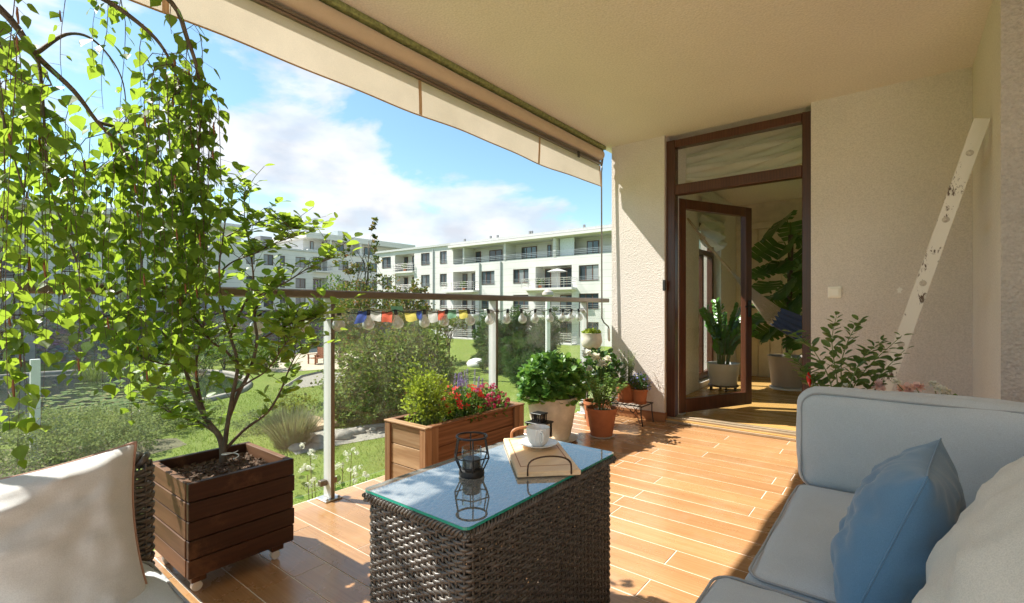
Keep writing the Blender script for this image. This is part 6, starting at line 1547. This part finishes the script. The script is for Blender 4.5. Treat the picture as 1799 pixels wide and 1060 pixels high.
def house(name, label, O, U, Nv, Wd, z0, z1, holes, deep, tops=None):
    """facade at O along U facing Nv, with holes (u0,u1,za,zb,depth,kind); sides, back and roof close the volume"""
    O, U, Nv = Vector(O), Vector(U), Vector(Nv); t = thing(name, label, 'building', (O.x + U.x*Wd/2 - Nv.x*deep/2, O.y + U.y*Wd/2 - Nv.y*deep/2, z0))
    P = lambda u, z, d=0: O + U*u - Nv*d + Vector((0, 0, z - O.z))
    us = sorted({0, Wd} | {h[0] for h in holes} | {h[1] for h in holes}); zs = sorted({z0, z1} | {h[2] for h in holes} | {h[3] for h in holes})
    mb = MB()
    for i in range(len(us)-1):
        for j in range(len(zs)-1):
            um, zm = (us[i]+us[i+1])/2, (zs[j]+zs[j+1])/2
            if any(h[0] < um < h[1] and h[2] < zm < h[3] for h in holes): continue
            mb.quad(P(us[i], zs[j]), P(us[i+1], zs[j]), P(us[i+1], zs[j+1]), P(us[i], zs[j+1]))
    for (a, b_, c_, d_, dp, kd) in holes:
        for (q1, q2, q3, q4) in ((P(a, c_), P(a, d_), P(a, d_, dp), P(a, c_, dp)), (P(b_, c_), P(b_, c_, dp), P(b_, d_, dp), P(b_, d_)), (P(a, c_), P(a, c_, dp), P(b_, c_, dp), P(b_, c_)), (P(a, d_), P(b_, d_), P(b_, d_, dp), P(a, d_, dp))): mb.quad(q1, q2, q3, q4)
        mb.quad(P(a, c_, dp), P(b_, c_, dp), P(b_, d_, dp), P(a, d_, dp))
    mb.quad(P(0, z0), P(0, z1), P(0, z1, deep), P(0, z0, deep)); mb.quad(P(Wd, z0), P(Wd, z0, deep), P(Wd, z1, deep), P(Wd, z1)); mb.quad(P(0, z0, deep), P(0, z1, deep), P(Wd, z1, deep), P(Wd, z0, deep))
    mb.build('wall', M['clad'], t)
    def bx(name, u0, u1, za, zb, d0, d1, mat, par=None):
        p = [P(u0, za, d0), P(u1, zb, d1)]; lo = [min(p[0][i], p[1][i]) for i in range(3)]; hi = [max(p[0][i], p[1][i]) for i in range(3)]
        return MB().box(lo[0], hi[0], lo[1], hi[1], lo[2], hi[2]).build(name, M[mat], par or t)
    bx('roof', -.15, Wd+.15, z1+.005, z1+.28, -.2, deep+.1, 'roofm')
    def window(u0, u1, za, zb, d, nm=None, guard=True):
        nm = nm or max(1, int(round((u1-u0)/.85))); w = .09; mb = MB(); p = lambda a, b_, c_, e: [P(a, c_, d-.10), P(b_, e, d-.02)]
        def ab(a, b_, c_, e):
            q = p(a, b_, c_, e); lo = [min(q[0][i], q[1][i]) for i in range(3)]; hi = [max(q[0][i], q[1][i]) for i in range(3)]; mb.box(lo[0], hi[0], lo[1], hi[1], lo[2], hi[2])
        g_ = .002
        ab(u0+g_, u0+w, za+g_, zb-g_); ab(u1-w, u1-g_, za+g_, zb-g_); ab(u0+w, u1-w, za+g_, za+w); ab(u0+w, u1-w, zb-w, zb-g_)
        for k in range(1, nm): uu = u0 + (u1-u0)*k/nm; ab(uu-w*.5, uu+w*.5, za+w, zb-w)
        o = mb.build('window', M['brownframe'], t)
        for k in range(nm):
            ua = u0 + (u1-u0)*k/nm + .05; ub = u0 + (u1-u0)*(k+1)/nm - .05; bx('pane', ua, ub, za+.05, zb-.05, d-.075, d-.055, 'hpane', o)
        if guard and d < .5:
            gm = MB()
            for zz in (za+.12, za+.30, za+.48): gm.tube([P(u0, zz, -.06), P(u1, zz, -.06)], .018, 4)
            gm.build('guard_rail', M['alu'], o)['kind'] = 'stuff'
        return o
    def balcony(u0, u1, z, out=1.0):
        bx('balcony_slab', u0, u1, z-.22, z+.02, -out, .0, 'clad'); rm_ = MB()
        for zz in (.35, .6, .85, 1.05): rm_.tube([P(u0+.05, z+zz, -.02), P(u0+.05, z+zz, -out+.05), P(u1-.05, z+zz, -out+.05), P(u1-.05, z+zz, -.02)], .022, 4)
        n = int((u1-u0)/.9)
        for k in range(n+1): uu = u0+.05+(u1-u0-.1)*k/n; rm_.tube([P(uu, z+.02, -out+.05), P(uu, z+1.06, -out+.05)], .025, 4)
        rm_.build('balcony_railing', M['alu'], t)['kind'] = 'stuff'
    return t, P, bx, window, balcony
# -- right-hand house (facade across the garden, facing the terrace)
YR = 44.3; c4 = lambda c_: 740 + c_*.2548; c3 = lambda c_: 400 + c_*.2548; XL = at_y(663, 440, YR).x; XR = -15.0
uu = lambda px_: at_y(px_, 500, YR).x - XL
FL_ = [-2.9, .05, 3.0, 5.95]; ZR = 9.0
cols_w = [(c3(1065), c3(1127)), (c4(0), c4(60)), (c4(130), c4(178)), (c4(415), c4(507)), (c4(635), c4(742)), (c4(1088), c4(1225))]; cols_l = [(c3(1155), c3(1288)), (c4(222), c4(375)), (c4(790), c4(1040))]
holes = []; wins = []
for li, f_ in enumerate(FL_):
    for (a, b_) in cols_w[:3] + (cols_w[3:] if li < 3 else []):
        holes.append((uu(a), uu(b_), f_+.78, f_+2.42, .22, 'w'))
    for (a, b_) in cols_l[:1] + (cols_l[1:] if li < 3 else []): holes.append((uu(a), uu(b_), f_+.12, f_+2.55, 1.5, 'l'))
top_u0 = uu(c4(222)); holes.append((top_u0, XR-XL-.5, 6.55, 8.55, 1.9, 't'))
rh, P, bx, window, balcony = house('apartment_house', 'cream four-storey apartment house with balconies across the lawn', (XL, YR, -2.9), (1, 0, 0), (0, -1, 0), XR-XL, G, ZR, holes, 13)
for (a, b_, c_, d_, dp, kd) in holes:
    if kd == 'w': window(a, b_, c_, d_, .22)
    elif kd == 'l':
        w = b_-a; window(a+.3, a+1.1, c_+.05, d_-.2, dp, 1); window(a+w*.5, min(b_-.3, a+w*.5+1.7), c_+.05, d_-.2, dp, 2)
        if w > 5: bx('privacy_screen', a+w*.42, a+w*.44, c_, d_-.1, -.9, 1.4, 'screen')
        if a > 8: balcony(a-1.3, b_+.6, c_, 1.0)
        else: balcony(a+.02, b_-.02, c_, .3)
for (a, b_) in ((240, 265), (380, 415), (475, 562), (697, 800), (875, 900), (1015, 1062), (1147, 1230)):
    ua, ub = at_y(c4(a), 430, YR+1.9).x-XL, at_y(c4(b_), 430, YR+1.9).x-XL; window(ua, ub, 6.60, 8.15, 1.9)
for (cc_, w) in ((290, .25), (572, .3), (912, .35)):
    u_ = at_y(c4(cc_), 440, YR).x-XL; bx('divider', u_, u_+w, 6.56, 8.54, -.05, 1.88, 'clad')
u_ = at_y(c4(925), 440, YR).x-XL; bx('privacy_screen', u_+.3, u_+2.1, 6.6, 8.5, .5, .55, 'screen')
bx('eaves', top_u0-.4, XR-XL+.2, 8.62, 8.9, -.55, -.003, 'clad')
for px_ in (761.5, 843, 880): bx('downpipe', uu(px_), uu(px_)+.09, G+.2, 8.7 if px_ < 790 else 6.5, -.13, -.03, 'alu')
rm_ = MB()
for zz in (6.75, 6.95, 7.12): rm_.tube([P(top_u0+.1, zz, -.08), P(XR-XL-.6, zz, -.08)], .022, 4)
rm_.build('balcony_railing', M['alu'], rh)['kind'] = 'stuff'
for cc_ in (295, 473, 521, 743, 757, 1117):
    u_ = at_y(c4(cc_), 410, YR+5).x-XL; bx('vent_pipe', u_, u_+.22, ZR+.28, ZR+1.6, 5, 5.22, 'vent')
pq = at_y(980, 488, YR+.2); pq.z = 3.12
ps = thing('balcony_parasol', 'small cream parasol open on a balcony of the four-storey house', 'parasol', pq)
MB().tube([pq, pq + Vector((0, 0, 2.1))], .03, 6).build('pole', M['alu'], ps)
MB().lathe([(1.15, 1.78), (.6, 1.98), (.05, 2.12)], pq, 8, cap0=False).build('canopy', M['cream'], ps)
for (px_, py_, lab) in ((815, 495, 'small leafy pot plant on the left balcony of the four-storey house'), (950, 500, 'bushy pot plant beside the balcony parasol'), (712, 460, 'pot plant on the recessed top balcony of the four-storey house')):
    q = at_y(px_, py_, YR+.5); q.z = 3.13 if py_ > 470 else 6.08; t = thing('balcony_plant', lab, 'potted plant', q)
    MB().lathe([(.18, 0), (.24, .35), (.20, .36)], q, 12).build('pot', M['terra'], t); pos, out = dome(260, q + Vector((0, 0, .75)), (.5, .4, .5), .5, -.6); leaf_obj('foliage', T_QUAD, pos, out + RNG.normal(size=out.shape)*.5, rnd_unit(len(pos)), .16*RNG.uniform(.6, 1.2, len(pos)), M['sh_green'], t)
# -- house in the corner, taller, behind
XC = -73.0; vy = lambda px_: at_x(px_, 500, XC).y; Y0 = vy(372)
holes = []; rows = [(-2.2, -.6), (1.1, 2.75), (4.0, 5.55), (7.25, 8.85)]
for (za, zb) in rows:
    for (a, b_) in ((c3(20), c3(70)), (c3(130), c3(190)), (c3(250), c3(318)), (c3(363), c3(398)), (c3(470), c3(540))): holes.append((vy(a)-Y0, vy(b_)-Y0, za, zb, .25, 'w'))
holes += [(vy(c3(590))-Y0, vy(c3(690))-Y0, za-.4, zb+.25, 1.4, 'l') for (za, zb) in rows]
holes += [(vy(p_)-Y0, vy(p_+18)-Y0, za, zb, .25, 'w') for (za, zb) in rows for p_ in (595, 625, 650)]
ch2, P, bx, window, balcony = house('corner_house', 'grey-white apartment block with a set-back top storey in the corner', (XC, Y0, G), (0, 1, 0), (1, 0, 0), vy(728)-Y0, G, 9.75, holes, 12)
for (a, b_, c_, d_, dp, kd) in holes:
    if kd == 'w': window(a, b_, c_, d_, .25, guard=False)
    else: window(a+.5, b_-.4, c_+.1, d_-.2, dp, 3); balcony(a, b_+.5, c_, .9)
# top storey of the corner block
ut = vy(541)-Y0; ue = vy(728)-Y0
hs = [(ut+1.0, ut+11, 10.25, 12.0, 1.8, 't')]
mbt = MB(); 
bx('upper_parapet', ut, ue, 10.02, 10.22, -.05, .35, 'clad'); bx('upper_wall', ut+.3, ue, 10.03, 12.6, 2.0, 11.5, 'clad'); bx('upper_slab', ut-.3, ue+.2, 12.05, 12.95, -.15, 11.8, 'clad')
for k, (p_, q_) in enumerate(((545, 551), (566, 581), (590, 604), (640, 655))):
    a, b_ = at_x(p_, 440, XC-2).y-Y0, at_x(q_, 440, XC-2).y-Y0; window(a, b_, 10.15, 11.8, 2.02, guard=False)
for (a, b_) in ((ut+9.5, ut+9.9), (ut+3.9, ut+4.2)): bx('divider', a, b_, 10.23, 12.04, .05, 1.99, 'clad')
bx('roof_plant', ut+9, ut+11, 12.96, 14.8, 6, 8, 'alu'); bx('roof_plant', ut-5, ut-3.2, 9.9+.13, 12.2, 5, 7, 'vent')
# -- house on the left, mostly behind the birch
XLh = -50.0; Yl0 = -30.0; Yl1 = at_x(424, 400, XLh).y
holes = []
for f_ in (-2.9, .05, 3.0, 5.9):
    y = 1.5; k = 0
    while y < Yl1-Yl0-2.5:
        w = (1.7, 1.2, 2.6)[k % 3]; kd = 'l' if k % 3 == 2 else 'w'
        holes.append((y, y+w, f_+(.75 if kd == 'w' else .1), f_+2.3, .22 if kd == 'w' else 1.2, kd)); y += w+2.2; k += 1
lh_, P, bx, window, balcony = house('apartment_house', 'long pale apartment house half hidden behind the hanging birch', (XLh, Yl0, G), (0, 1, 0), (1, 0, 0), Yl1-Yl0, G, 8.75, holes, 12)
for (a, b_, c_, d_, dp, kd) in holes:
    if kd == 'w': window(a, b_, c_, d_, .22)
    else: window(a+.2, b_-.2, c_+.05, d_-.15, dp, 2); balcony(a-.1, b_+.1, c_, .7)
bx('eaves', -.3, Yl1-Yl0+.4, 8.45, 8.74, -.8, -.003, 'clad')
